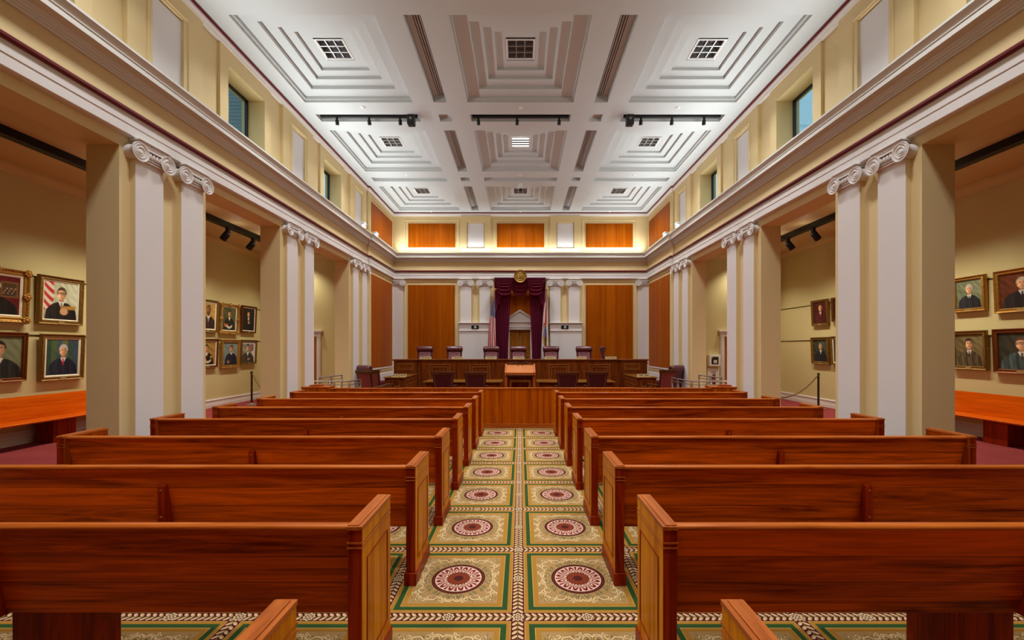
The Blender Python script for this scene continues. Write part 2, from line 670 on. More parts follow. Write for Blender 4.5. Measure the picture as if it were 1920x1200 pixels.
def tag(o, label=None, cat=None, group=None, kind=None):
    if label:
        o['label'] = label
    if cat:
        o['category'] = cat
    if group:
        o['group'] = group
    if kind:
        o['kind'] = kind
    return o


def thing(name, label, cat, loc=(0, 0, 0), rz=0.0, group=None):
    o = bpy.data.objects.new(name, None)
    o.empty_display_size = 0.1
    COL.objects.link(o)
    o.location = loc
    o.rotation_euler = (0, 0, rz)
    return tag(o, label, cat, group)


def struct(name, mb, mats, parent=None, **kw):
    o = obj(name, mb, mats, parent, **kw)
    if parent is None:
        o['kind'] = 'structure'
    return o


def sroot(name, loc=(0, 0, 0)):
    o = bpy.data.objects.new(name, None)
    COL.objects.link(o)
    o.location = loc
    o['kind'] = 'structure'
    return o


def dup(root, loc, rz=None, label=None, group=None, scale=None):
    r = root.copy()
    COL.objects.link(r)
    r.location = loc
    if rz is not None:
        r.rotation_euler = (0, 0, rz)
    if scale:
        r.scale = scale
    if label:
        r['label'] = label
    if group:
        r['group'] = group

    def kids(a, b):
        for ch in list(a.children):
            c = ch.copy()
            COL.objects.link(c)
            c.parent = b
            kids(ch, c)
    kids(root, r)
    return r


# ------------------------------------------------------------------ room shell
XN = 5.1          # half width of the nave
D = 16.57         # back wall
ZC = 7.13         # ceiling
Y0 = -4.2         # rear wall
XG = 9.2          # outer gallery wall
ZG = 5.09         # gallery ceiling
YG = 14.8         # gallery end wall
PT = 0.42         # pier thickness
PIERS = [2.48, 6.05, 9.61, 13.17]

m = MB().box(-10.5, 10.5, Y0 - 0.4, D + 0.5, -0.2, 0.0)
struct('floor', m, RED)
m = MB().box(-4.80, 4.80, Y0 + 0.02, 9.30, 0.0005, 0.006)
tag(obj('patterned_carpet', m, MED), 'maroon, green and gold patterned carpet with round medallions running under the pews', 'carpet')
m = MB().box(-5.04, 5.04, 14.98, D - 0.001, 0.0005, 0.60)
struct('floor_dais', m, RED)

WIN = [(c - 1.78 - 0.52, c - 1.78 + 0.52) for c in (6.05, 9.61, 13.17)]   # clerestory windows half way between piers
ZW0, ZW1 = 5.51, 6.705

for s, side in ((-1, 'left'), (1, 'right')):
    m = MB()

    def bx(n0, n1, y0, y1, z0, z1):
        """n measured from the nave wall plane towards the nave"""
        xa, xb = s * (XN - n0), s * (XN - n1)
        m.box(min(xa, xb), max(xa, xb), y0, y1, z0, z1)
    for c in PIERS:
        bx(-PT, 0, c - 0.73, c + 0.73, 0, 4.36)
    bx(-PT, 0, Y0, 1.0, 0, 4.36)
    bx(-PT, 0, Y0, 13.90, 4.36, 5.40)
    bx(-PT, 0.05, 13.90, D + 0.3, 0, 5.40)
    # clerestory wall with its openings
    segs = []
    prev = Y0
    for a, b in WIN:
        segs.append((prev, a))
        prev = b
    segs.append((prev, D + 0.3))
    for a, b in segs:
        bx(-0.46, -0.05, a, b, 5.40, ZC + 0.02)
    for a, b in WIN:
        bx(-0.46, -0.05, a, b, 5.40, ZW0)
        bx(-0.46, -0.05, a, b, ZW1, ZC + 0.02)
        # surround standing proud of the channel
        bx(-0.05, 0.0, a - 0.2, a, 5.45, ZC)
        bx(-0.05, 0.0, b, b + 0.2, 5.45, ZC)
        bx(-0.05, 0.0, a, b, ZW1, ZC)
    for c in PIERS:
        bx(-0.05, 0.02, c - 0.64, c - 0.27, 5.45, ZC)
        bx(-0.05, 0.02, c + 0.27, c + 0.64, 5.45, ZC)
        bx(-0.05, 0.02, c - 0.27, c + 0.27, 6.72, ZC)
        bx(-0.05, 0.02, c - 0.27, c + 0.27, 5.45, 5.68)
    # section beside the bench
    bx(-0.05, 0.05, 13.90, D + 0.3, 5.40, ZC)
    struct('wall_' + side, m, TAN)
    # outer gallery wall, end wall and ceiling
    m = MB()
    xa, xb = s * XG, s * (XG + 0.3)
    m.box(min(xa, xb), max(xa, xb), Y0, YG + 0.3, 0, 5.45)
    xa, xb = s * (XN + PT), s * XG
    m.box(min(xa, xb), max(xa, xb), YG, YG + 0.3, 0, 5.45)
    struct('wall_gallery_' + side, m, TAN2)
    m = MB()
    for a, b in ((XN + PT - 0.01, 7.68), (8.08, XG)):
        m.box(min(s * a, s * b), max(s * a, s * b), Y0, YG, ZG, 5.38)
    m.box(min(s * 7.68, s * 8.08), max(s * 7.68, s * 8.08), Y0, YG, 5.161, 5.38)
    struct('ceiling_gallery_' + side, m, GALL)
    # gallery crown and baseboard
    path = [(-XG, Y0), (-XG, YG), (-XN - PT, YG)]
    m = MB().sweep(path, [(0, 4.91), (0.02, 4.91), (0.03, 4.95), (0.09, 5.02), (0.11, 5.03), (0.11, 5.088), (0, 5.088)])
    m.xf(lambda x, y, z: (-s * x, y, z))
    struct('trim_gallery_crown_' + side, m, GALL)
    m = MB().sweep(path, [(0, 0.001), (0.025, 0.001), (0.025, 0.10), (0.018, 0.105), (0.018, 0.20), (0.03, 0.21), (0.02, 0.25), (0, 0.25)])
    m.xf(lambda x, y, z: (-s * x, y, z))
    struct('baseboard_' + side, m, OFFW)

# back wall with the door opening behind the drape
m = MB()
DX0, DX1 = -0.45, 0.40
m.box(-5.5, DX0, D, D + 0.3, 0, ZC + 0.02)
m.box(DX1, 5.5, D, D + 0.3, 0, ZC + 0.02)
m.box(DX0, DX1, D, D + 0.3, 2.95, ZC + 0.02)
m.box(DX0, DX1, D + 0.2, D + 0.3, 0.6, 2.95)
# upper projecting piers that carry the two white panels
for s in (-1, 1):
    for a, b in ((1.18, 1.42), (2.12, 2.36)):
        m.box(min(s * a, s * b), max(s * a, s * b), D - 0.06, D, 5.45, 6.99)
    m.box(min(s * 1.42, s * 2.12), max(s * 1.42, s * 2.12), D - 0.06, D, 6.74, 6.99)
    m.box(min(s * 1.42, s * 2.12), max(s * 1.42, s * 2.12), D - 0.06, D, 5.45, 5.72)
struct('wall_back', m, TAN)
m = MB().box(-10.5, 10.5, Y0 - 0.3, Y0, 0, ZC + 0.3)
struct('wall_rear', m, TAN)

# ---- ceiling with coffers and slots
ROWS = [0.79, 4.36, 7.93, 11.50, 15.07]
CXS = [(-3.525, 1.175), (0.0, 1.16), (3.525, 1.175)]
holes, coffers, slots, tracks, squares = [], [], [], [], []
for cy in ROWS:
    for cx, hw in CXS:
        holes.append((cx - hw, cx + hw, cy - 1.2, cy + 1.2))
        coffers.append((cx, hw, cy))
    for s in (-1, 1):
        a, b = sorted((s * 1.61, s * 1.90))
        holes.append((a, b, cy - 1.2, cy + 1.2))
        slots.append((a, b, cy - 1.2, cy + 1.2, s))
for ty in (2.43, 6.0, 9.60, 13.15):
    for cx, hw in CXS:
        holes.append((cx - hw, cx + hw, ty, ty + 0.30))
        tracks.append((cx - hw, cx + hw, ty, ty + 0.30))
    for s in (-1, 1):
        a, b = sorted((s * 1.61, s * 1.90))
        holes.append((a, b, ty, ty + 0.30))
        squares.append((a, b, ty, ty + 0.30))
m = MB()
xs = sorted({-5.3, 5.3} | {h[0] for h in holes} | {h[1] for h in holes})
ys = sorted({Y0, D + 0.1} | {h[2] for h in holes} | {h[3] for h in holes})
for i in range(len(xs) - 1):
    for j in range(len(ys) - 1):
        mx, my = (xs[i] + xs[i + 1]) / 2, (ys[j] + ys[j + 1]) / 2
        if not any(h[0] < mx < h[1] and h[2] < my < h[3] for h in holes):
            m.add([(xs[i], ys[j], ZC), (xs[i + 1], ys[j], ZC), (xs[i + 1], ys[j + 1], ZC), (xs[i], ys[j + 1], ZC)], [(0, 1, 2, 3)])


def well(m, x0, x1, y0, y1, levels, top=True):
    """levels: [(inset, z)] polyline from the ceiling plane up into a rectangular well"""
    vs, fs = [], []
    for ins, z in levels:
        vs += [(x0 + ins, y0 + ins, z), (x1 - ins, y0 + ins, z), (x1 - ins, y1 - ins, z), (x0 + ins, y1 - ins, z)]
    for k in range(len(levels) - 1):
        for i in range(4):
            j = (i + 1) % 4
            fs.append((k * 4 + i, k * 4 + j, k * 4 + 4 + j, k * 4 + 4 + i))
    if top:
        k = (len(levels) - 1) * 4
        fs.append((k, k + 1, k + 2, k + 3))
    m.add(vs, fs)


for cx, hw, cy in coffers:
    L = [(0, ZC), (0, ZC + .055), (.03, ZC + .055), (.03, ZC + .115), (.285, ZC + .115), (.285, ZC + .185), (.50, ZC + .185), (.50, ZC + .245),
         (.686, ZC + .245), (.686, ZC + .30), (hw - 0.27, ZC + .30), (hw - 0.27, ZC + .44)]
    well(m, cx - hw, cx + hw, cy - 1.2, cy + 1.2, L)
for a, b, y0, y1, s in slots:
    well(m, a, b, y0, y1, [(0, ZC), (0, ZC + .2)])
for a, b, y0, y1 in tracks + squares:
    well(m, a, b, y0, y1, [(0, ZC), (0, ZC + .1)])
m.box(-5.5, 5.5, Y0, D + 0.1, ZC + 0.62, ZC + 0.66)
struct('ceiling', m, CEIL, smooth=0)

# ---- mouldings carried round the nave
path = [(-XN, Y0), (-XN, 13.90), (-XN + .05, 13.90), (-XN + .05, D), (XN - .05, D), (XN - .05, 13.90), (XN, 13.90), (XN, Y0)]
m = MB().sweep(path, [(-0.02, 4.505), (0.075, 4.505), (0.09, 4.515), (0.09, 4.634), (0.098, 4.64), (0.098, 4.765), (-0.02, 4.765)])
struct('trim_architrave', m, OFFW, smooth=0)
m = MB().sweep(path, [(-0.02, 4.766), (0.12, 4.766), (0.14, 4.785), (0.14, 4.812), (0.12, 4.83), (-0.02, 4.83)])
struct('trim_maroon_rail', m, REDP)
m = MB().sweep(path, [(-0.02, 5.195), (0.03, 5.195), (0.03, 5.222), (0.045, 5.226), (0.045, 5.252), (0.06, 5.256), (0.06, 5.284), (0.078, 5.296), (0.082, 5.315),
                      (0.19, 5.318), (0.205, 5.318), (0.205, 5.385), (0.215, 5.39), (0.215, 5.405), (0.225, 5.43), (0.25, 5.465), (0.262, 5.475), (0.262, 5.505),
                      (0.18, 5.505), (0.18, 5.46), (-0.04, 5.46)])
struct('trim_cornice', m, CORN, smooth=20)
m = MB().sweep(path, [(-0.045, 6.99), (0.03, 6.99), (0.035, 7.02), (0.06, 7.05), (0.06, 7.085), (-0.045, 7.085)])
struct('trim_crown', m, OFFW)
m = MB().sweep(path, [(-0.045, 7.086), (0.07, 7.086), (0.085, 7.10), (0.085, 7.129), (-0.045, 7.129)])
struct('trim_maroon_crown', m, REDP)

# ---- pilasters with Ionic capitals


def capital(parent, half=False):
    """u along the wall = local x, out of the wall = local -y; top of abacus at z = 4.505"""
    us = ((-1, 1) if not half else (half,))
    m = MB()
    m.box(-.240, .240, -.165, 0, 4.482, 4.504)
    m.box(-.222, .222, -.152, 0, 4.458, 4.482)
    cap = obj('capital', m, OFFW, parent, bevel=.006)
    m = MB()
    m.box(-.215, .215, -.140, 0, 4.400, 4.4575)
    m.box(-.215, .215, -.146, 0, 4.440, 4.4575)
    m.box(-.212, .212, -.105, 0, 4.255, 4.275)
    m.box(-.205, .205, -.085, 0, 4.275, 4.385)
    for k in range(5):
        u = -.10 + .05 * k
        m.sph((u, -.108, 4.350), (.021, .034, .045), 10, 8)
    for k in range(4):
        u = -.075 + .05 * k
        m.box(u - .004, u + .004, -.112, -.08, 4.31, 4.38)
    m.tube([(-.2, -.105, 4.292), (.2, -.105, 4.292)], .012, 8)
    obj('echinus', m, OFFW, cap)
    for s in us:
        m = MB()
        c = (s * .215, 0, 4.335)
        m.lathe([(.100, 0.0), (.085, -.06), (.098, -.12), (.122, -.135), (.124, -.150), (.112, -.150), (.108, -.138), (.03, -.138), (.026, -.152), (.0, -.156)], c, 'y', 28)
        pts = []
        for i in range(49):
            t = i / 48 * 1.9 * 2 * PI
            r = .096 - .066 * i / 48
            pts.append((c[0] + s * r * math.cos(t + PI / 2) * -1, -.142, c[2] + r * math.sin(t + PI / 2)))
        m.tube(pts, .0085, 6)
        obj('volute', m, OFFW, cap, smooth=50)
    return cap


def pilaster(half=False, tall=True):
    r = sroot('trim_pilaster')
    m = MB()
    z0 = 0.0 if tall else 2.78
    if half:
        x0, x1 = (-.21, .21)
    else:
        x0, x1 = -.215, .215
    m.box(x0, x1, -.066, 0, z0, 4.30)
    m.cur = 1
    m.box(x0 + .002, x1 - .002, -.072, -.066, z0, 4.30)
    obj('shaft', m, [TAN, OFFW], r)
    capital(r, half)
    return r


base_p = pilaster()
first = True
for s in (-1, 1):
    for c in PIERS[1:]:
        for o in (-.37, .37):
            loc = (s * XN, c + o, 0)
            rz = PI / 2 if s < 0 else -PI / 2
            if first:
                base_p.location = loc
                base_p.rotation_euler = (0, 0, rz)
                first = False
            else:
                dup(base_p, loc, rz)
bp = pilaster(tall=False)
bp.location = (-2.155, D, 0)
for x in (-1.405, 1.365, 2.11):
    dup(bp, (x, D, 0), 0)
hp = pilaster(half=1)
hp.location = (-4.84, D, 0)
hq = pilaster(half=-1)
hq.location = (4.84, D, 0)

# ---- white pedestals under the back pilasters
for s in (-1, 1):
    m = MB()
    x0, x1 = sorted((s * 1.16, s * 2.40))
    m.box(x0, x1, D - .16, D, .6, 2.44)
    m.box(x0 - .015, x1 + .015, D - .19, D, 2.44, 2.475)
    m.box(x0, x1, D - .17, D, 2.475, 2.72)
    m.box(x0 - .02, x1 + .02, D - .20, D, 2.72, 2.745)
    m.box(x0 - .045, x1 + .045, D - .225, D, 2.745, 2.78)
    struct('trim_pedestal_' + ('left' if s < 0 else 'right'), m, OFFW, bevel=.004)

# ---- wall panels (wood and white) and the mouldings round them
WOODP = 'stained wood veneer panels on the walls'
WHITEPN = 'white upper wall panels'


def panel(name, wallkind, u0, u1, z0, z1, mat, label, cat, group=None, t=.03, frame=True, off=0.0):
    uw, uc, zh, zc = u1 - u0, (u0 + u1) / 2, z1 - z0, (z0 + z1) / 2
    r = thing(name, label, cat, (0, 0, 0), 0, group)

    def place(x, y, z):
        if wallkind == 'back':
            return (x, D - off + y, z)
        sx = -1 if wallkind == 'left' else 1
        return (sx * (XN - off + y), x, z)
    m = MB().box(u0, u1, -t, 0, z0, z1).xf(place)
    obj('face', m, mat, r, bevel=.003)
    if frame:
        m = MB()
        m.ring(uw + .02, zh + .02, [(0.01, 0), (0.01, -.014), (-.01, -.018), (-.02, -.018), (-.03, -.008), (-.03, 0)], uc, zc)
        m.ring(uw + .30, zh + .30, [(0.0, 0), (0.0, -.016), (.02, -.02), (.035, -.02), (.05, -.006), (.05, 0)], uc, zc)
        m.xf(place)
        obj('moulding', m, TAN, r, smooth=0)
    return r


for k, (a, b, where) in enumerate(((-4.44, -2.58, 'above the bench end left of the drape'), (-.93, .93, 'directly above the gold seal'), (2.58, 4.44, 'above the bench end right of the drape'))):
    panel('wood_wall_panel', 'back', a, b, 5.76, 6.70, WPAN, 'short upper wood panel on the back wall ' + where, 'wall panel')
for a, b, where in ((-4.45, -2.60, 'left'), (2.58, 4.44, 'right')):
    panel('wood_wall_panel', 'back', a, b, .75, 4.27, WPAN, 'tall wood panel behind the judges chairs, ' + where + ' of the drape', 'wall panel')
for a, b, where in ((-2.09, -1.45, 'left'), (1.45, 2.09, 'right')):
    panel('white_wall_panel', 'back', a, b, 5.745, 6.715, PANELW, 'white upper panel on the back wall, ' + where + ' of the gold seal', 'wall panel', None, .02, False)
for s, side in ((-1, 'left'), (1, 'right')):
    panel('wood_wall_panel', side, 14.12, 16.38, 1.09, 4.28, WPAN, 'tall wood panel on the ' + side + ' side wall beside the judges bench', 'wall panel', off=.05)
    panel('wood_wall_panel', side, 14.12, 16.38, 5.74, 6.72, WPAN, 'short upper wood panel on the ' + side + ' side wall above the bench', 'wall panel', off=.05)
    for c, where in zip(PIERS[1:], ('nearest the camera', 'between the two windows', 'beside the wood panel')):
        r = panel('white_wall_panel', side, c - .275, c + .275, 5.70, 6.70, PANELW, 'white panel high on the ' + side + ' wall, ' + where, 'wall panel', None, .01, False, off=-.03)
        m = MB()
        m.ring(.72, 1.14, [(0, 0), (0, -.012), (.012, -.016), (.024, -.008), (.024, 0)], c, 6.20).xf(lambda x, y, z: (s * (XN - .02 + y), x, z))
        obj('moulding', m, TAN, r, smooth=0)
# low rail and base under the side wood panels
for s, side in ((-1, 'left'), (1, 'right')):
    m = MB()
    xa, xb = s * (XN - .05), s * (XN - .085)
    m.box(min(xa, xb), max(xa, xb), 13.92, 14.97, .001, .26)
    m.box(min(xa, xb), max(xa, xb), 13.99, 16.5, .60, .86)
    m.box(min(xa, xb), max(xa, xb), 14.05, 16.45, 1.03, 1.075)
    struct('trim_base_' + side, m, OFFW, bevel=.004)

# ---- clerestory windows
n = 0
for s, side in ((-1, 'left'), (1, 'right')):
    for a, b in WIN:
        n += 1
        r = sroot('window_%d' % n)
        m = MB()
        xg = s * 5.455
        for y0, y1, z0, z1 in ((a, a + .035, ZW0, ZW1), (b - .035, b, ZW0, ZW1), (a, b, ZW0, ZW0 + .035), (a, b, ZW1 - .035, ZW1)):
            m.box(xg - .025, xg + .025, y0, y1, z0, z1)
        obj('window_frame', m, WFRAME, r)
        m = MB().box(xg - .004, xg + .004, a + .03, b - .03, ZW0 + .03, ZW1 - .03)
        obj('window_pane', m, GLASS, r)

# things outside the windows
EXL = newmat('blue_metal_cladding', S(92, 112, 112), 0.6, 0.0)[0]
EXR = newmat('pale_cladding', S(214, 230, 234), 0.6)[0]
m = MB()
m.box(-24, -9.6, 20.0, 20.4, 0, 24)
for k in range(120):
    m.box(-24, -9.6, 19.985, 20.0, 3.0 + .17 * k, 3.12 + .17 * k)
struct('exterior_left', m, EXL, smooth=0)
m = MB().box(9.6, 24, 20.0, 20.4, 0, 24)
for k in range(9):
    m.box(9.6, 24, 19.9, 20.0, 4.0 + 2.1 * k, 4.22 + 2.1 * k)
struct('exterior_right', m, EXR, smooth=0)

# ---- doors
n = 0
for s, side in ((-1, 'left'), (1, 'right')):
    n += 1
    r = sroot('door_%d' % n)
    m = MB()
    x0, x1 = sorted((s * 7.05, s * 8.35))
    for a, b in ((x0, x0 + .14), (x1 - .14, x1)):
        m.box(a, b, YG - .05, YG, 0, 2.18)
        m.box(a + .03, b - .03, YG - .065, YG - .05, 0, 2.18)
    m.box(x0 - .01, x1 + .01, YG - .055, YG, 2.18, 2.30)
    m.box(x0 - .04, x1 + .04, YG - .09, YG, 2.30, 2.35)
    m.box(x0 - .07, x1 + .07, YG - .12, YG, 2.35, 2.41)
    obj('door_frame', m, OFFW, r, bevel=.004)
    m = MB().box(x0 + .14, x1 - .14, YG - .03, YG - .001, .01, 2.18)
    m.ring(.7, 1.0, [(0, YG - .03), (0, YG - .042), (.05, YG - .042), (.06, YG - .03)], (x0 + x1) / 2, 1.5)
    obj('door_leaf', m, DOORW, r)
n += 1
r = sroot('door_%d' % n)
m = MB()
for a, b in ((DX0 - .11, DX0 + .012), (DX1 - .012, DX1 + .11)):
    m.box(a, b, D - .09, D + .05, .6, 2.50)
m.box(DX0 - .13, DX1 + .13, D - .10, D + .05, 2.50, 2.58)
m.box(DX0 - .13, DX1 + .13, D - .12, D + .05, 2.58, 2.62)
m.box(DX0 - .11, DX1 + .11, D - .10, D + .05, 2.62, 2.78)
m.box(DX0 - .16, DX1 + .16, D - .15, D + .02, 2.78, 2.86)
cx = (DX0 + DX1) / 2
m.prism([(cx - .62, 2.86), (cx + .62, 2.86), (cx, 3.245)], 'y', D - .09, D)
m.prism([(cx - .68, 2.86), (cx - .60, 2.86), (cx, 3.22), (cx + .60, 2.86), (cx + .68, 2.86), (cx, 3.29)], 'y', D - .15, D)
obj('door_frame', m, OFFW, r, bevel=.003)
for a, b in ((DX0 + .012, cx - .025), (cx + .012, DX1 - .012)):
    m = MB().box(a, b, D + .03, D + .07, .605, 2.50)
    for z0, z1 in ((.8, 1.45), (1.6, 2.35)):
        m.ring(b - a - .12, z1 - z0, [(0, D + .03), (0, D + .018), (.02, D + .014), (.03, D + .03)], (a + b) / 2, (z0 + z1) / 2)
    lf = obj('door_leaf', m, DOORW, r)
m = MB().tube([(cx + .06, D + .02, 1.58), (cx + .06, D - .03, 1.58), (cx + .17, D - .03, 1.58)], .01, 8)
obj('door_handle', m, BRASS, lf)
# wood board over the door, between the drapes
m = MB().box(-.98, .94, D - .03, D - .001, 3.0, 4.50)
tag(obj('wood_wall_panel', m, WPAN), 'wood panel above the white door pediment, framed by the drape', 'wall panel')

# ------------------------------------------------------------------ ceiling fittings


def troffer(lit=False):
    r = thing('ceiling_light', 'x', 'ceiling light')
    m = MB().ring(.54, .54, [(0, -.008), (.0, 0), (.03, 0), (.03, -.008)])
    m.xf(lambda x, y, z: (x, z, y))
    obj('frame', m, WHITEP, r)
    m = MB()
    if lit:
        for k in range(4):
            y = -.195 + .13 * k
            m.box(-.23, .23, y - .03, y + .03, -.006, .012)
        obj('diffuser', m, EMIT, r)
        m = MB()
        for k in range(3):
            y = -.13 + .13 * k
            m.box(-.24, .24, y - .032, y + .032, -.008, .03)
        obj('louvre', m, DARKV, r)
    else:
        for k in range(4):
            t = -.24 + .16 * k
            for q in (0, 1):
                pts = [(t - .010, 0), (t + .010, 0), (t + .003, .085), (t - .003, .085)]
                st = len(m.v)
                m.prism(pts, 'y', -.24, .24)
                if q:
                    m.xf(lambda x, y, z: (y, x, z), st)
        obj('louvre', m, LOUV, r)
        m = MB()
        for k in range(3):
            m.tube([(-.16 + .16 * k, -.24, .105), (-.16 + .16 * k, .24, .105)], .016, 8)
        m.box(-.25, .25, -.25, .25, .125, .13)
        obj('reflector', m, GREYP, r)
    return r


trof = troffer()
used = False
rown = {0.79: 'row right above the camera', 4.36: 'row above the first pews', 7.93: 'nearest row', 11.5: 'middle row', 15.07: 'row by the back wall'}
for cy in ROWS:
    for cx, hw in CXS:
        col = {-1: 'left', 0: 'central', 1: 'right'}[int(math.copysign(1, cx)) if cx else 0]
        z = ZC + .30
        lab = 'square louvred ceiling light in the ' + col + ' coffer of the ' + rown[cy]
        if cy == 11.5 and cx == 0:
            t = troffer(True)
            t.location = (cx, cy, z)
            t['label'] = 'lit ceiling light with bright white bars in the middle coffer'
            continue
        if not used:
            trof.location = (cx, cy, z)
            trof['label'] = lab
            used = True
        else:
            dup(trof, (cx, cy, z), 0, lab)

# linear air slots
for a, b, y0, y1, s in slots:
    if y0 < 5:
        continue
    rw = rown[round((y0 + y1) / 2, 2)]
    r = thing('air_vent', 'slotted ceiling air vent ' + ('left' if s < 0 else 'right') + ' of centre, ' + rw, 'air vent')
    c = (a + b) / 2 + s * -.055
    m = MB().box(a + .003, b - .003, y0 + .003, y1 - .003, ZC + .185, ZC + .197)
    obj('backing', m, DARKV, r)
    for k in range(4):
        xx = c - .066 + .044 * k
        m = MB().box(xx - .011, xx + .011, y0 + .05, y1 - .05, ZC + .15, ZC + .185)
        obj('slat', m, VENTW, r)
    m = MB()
    m.box(a + .003, max(a + .01, c - .095), y0 + .003, y1 - .003, ZC + .15, ZC + .185)
    m.box(min(b - .01, c + .095), b - .003, y0 + .003, y1 - .003, ZC + .15, ZC + .185)
    obj('frame', m, CEIL, r)

# track lights in the slots


def spot_head(m):
    m.box(-.012, .012, -.012, .012, -.05, 0)
    m.lathe([(.0, -.16), (.042, -.16), (.046, -.15), (.046, -.05), (.03, -.04), (.0, -.04)], (0, 0, 0), 'z', 16)


def track(name, length, label, loc, heads, rz=0, zdrop=0.0, head_scale=1.0, tilt=0.0):
    r = thing(name, label, 'track light', loc, rz)
    hh = .085 if length < 5 else .20
    m = MB().box(-length / 2, length / 2, -hh * .4, hh * .4, -hh, 0)
    obj('track', m, BLACK, r)
    for h in heads:
        m = MB()
        m.box(-.025, .025, -.02, .02, -.075, 0)
        st = len(m.v)
        m.lathe([(.0, -.13), (.045, -.13), (.05, -.12), (.05, .0), (.035, .015), (.0, .015)], (0, 0, 0), 'z', 16)
        ct, sn = math.cos(tilt), math.sin(tilt)
        m.xf(lambda x, y, z: (x, y * ct - z * sn, y * sn + z * ct - .09), st)
        m.xf(lambda x, y, z: (x * head_scale + h, y * head_scale, z * head_scale - hh + .015))
        obj('spotlight', m, BLACK, r)
    return r


for a, b, y0, y1 in tracks:
    if abs(y0 - 9.6) > .01:
        continue
    cx = (a + b) / 2
    where = 'left' if cx < -1 else ('right' if cx > 1 else 'centre')
    hs = {'left': (-.75, 0.0, .72), 'right': (-.72, 0.0, .75), 'centre': (-.98, -.08, .9)}[where]
    track('track_light', 2.25, 'black track light in the ceiling slot, ' + where + ' bay', (cx, y0 + .15, ZC + .095), hs, head_scale=.8, tilt=.3)
    if where != 'centre':
        s = -1 if cx < 0 else 1
        r = thing('ceiling_camera', 'black boxy device hanging at the inner end of the ' + where + ' track light', 'camera', (s * 2.52, y0 + .05, ZC + .07))
        m = MB().box(-.085, .085, -.07, .09, -.29, -.03)
        obj('body', m, BLACKP, r, bevel=.02, seg=3)
        m = MB().box(-.02, .02, -.02, .02, -.04, .029)
        obj('bracket', m, BLACK, r)
        m = MB().lathe([(0, -.075), (.03, -.075), (.035, -.06), (.035, -.05), (0, -.05)], (0, 0, -.16), 'y', 16)
        obj('lens', m, GREYP, r)

# gallery tracks, with their light on the portraits


def spotlight(loc, target, power, size=1.1, blend=.8, color=(1.0, .95, .80)):
    l = bpy.data.lights.new('gallery_spot_or_fill', 'SPOT')
    l.energy = power
    l.spot_size = size
    l.spot_blend = blend
    l.color = color
    l.shadow_soft_size = .06
    o = bpy.data.objects.new('gallery_spot_or_fill', l)
    COL.objects.link(o)
    o.location = loc
    d = Vector(target) - Vector(loc)
    o.rotation_euler = d.to_track_quat('-Z', 'Y').to_euler()


def leak(loc):
    l = bpy.data.lights.new('gallery_spot_spill', 'POINT')
    l.energy = 1.6
    l.color = (1.0, .93, .78)
    l.shadow_soft_size = .05
    o = bpy.data.objects.new('gallery_spot_spill', l)
    COL.objects.link(o)
    o.location = loc


for s, side in ((-1, 'left'), (1, 'right')):
    heads = [4.9, 7.75, 8.6, 9.5, 11.1, 12.15, 13.9]
    r = track('track_light', 18.4, 'long black track light along the ' + side + ' gallery ceiling', (s * 7.76, 5.4, 5.16),
              [(h - 5.4) * 1.0 for h in heads], PI / 2, 0, 1.7, tilt=(-.7 if s < 0 else .7) * -1)
    for h in heads:
        leak((s * 7.52, h, 4.80))
        spotlight((s * 7.80, h, 4.98), (s * XG, h - .2, 1.9), 540, 1.15, .8)
        spotlight((s * 7.6, h + .3, 4.98), (s * 7.7, h + .3, 0), 210, 2.0, 1.0)  # added fill without a head of its own, brightens floor and benches

# sprinklers
for y, nm in ((9.32, 'before the track lights'), (12.95, 'beyond the middle coffers'), (16.42, 'near the back wall')):
    for x, wh in ((-3.5, 'left'), (0, 'middle'), (3.5, 'right')):
        m = MB().lathe([(0, 0), (.055, 0), (.05, -.012), (.02, -.016), (.012, -.03), (0, -.03)], (x, y, ZC), 'z', 16)
        tag(obj('ceiling_sprinkler', m, WHITEP), 'small white ceiling sprinkler ' + nm + ', ' + wh + ' bay', 'sprinkler')
# dome camera
r = thing('dome_camera', 'white dome camera with dark globe hanging from the ceiling centre', 'camera', (0, 13.66, ZC))
m = MB().lathe([(0, 0), (.06, 0), (.06, -.02), (.02, -.03), (.02, -.06), (.085, -.08), (.09, -.17), (0, -.17)], (0, 0, 0), 'z', 20)
obj('housing', m, WHITEP, r)
m = MB().sph((0, 0, -.17), .078, 18, 10)
obj('globe', m, BLACKP, r)
# cornice cameras
for s, side in ((-1, 'left'), (1, 'right')):
    for y, nm in ((13.2, 'beside the last white panel'), (14.3, 'before the upper wood panel')):
        r = thing('security_camera', 'white round security camera on the ' + side + ' cornice ' + nm, 'camera', (s * 4.93, y, 5.505))
        m = MB().box(-.035, .035, -.04, .04, 0, .04)
        m.tube([(0, 0, .03), (0, 0, .12)], .025, 10)
        obj('mount', m, WHITEP, r)
        m = MB().lathe([(0, .07), (.06, .07), (.078, .05), (.08, -.05), (.07, -.08), (0, -.08)], (0, 0, .16), 'y', 20)
        obj('housing', m, WHITEP, r)
        m = MB().lathe([(0, -.10), (.03, -.10), (.055, -.08), (0, -.079)], (0, 0, .16), 'y', 20)
        obj('lens', m, GREYP, r)

# ------------------------------------------------------------------ pews
ACX = -.04                 # aisle centre
IN, OUT = .745, 4.58       # inner face / outer face from the aisle centre


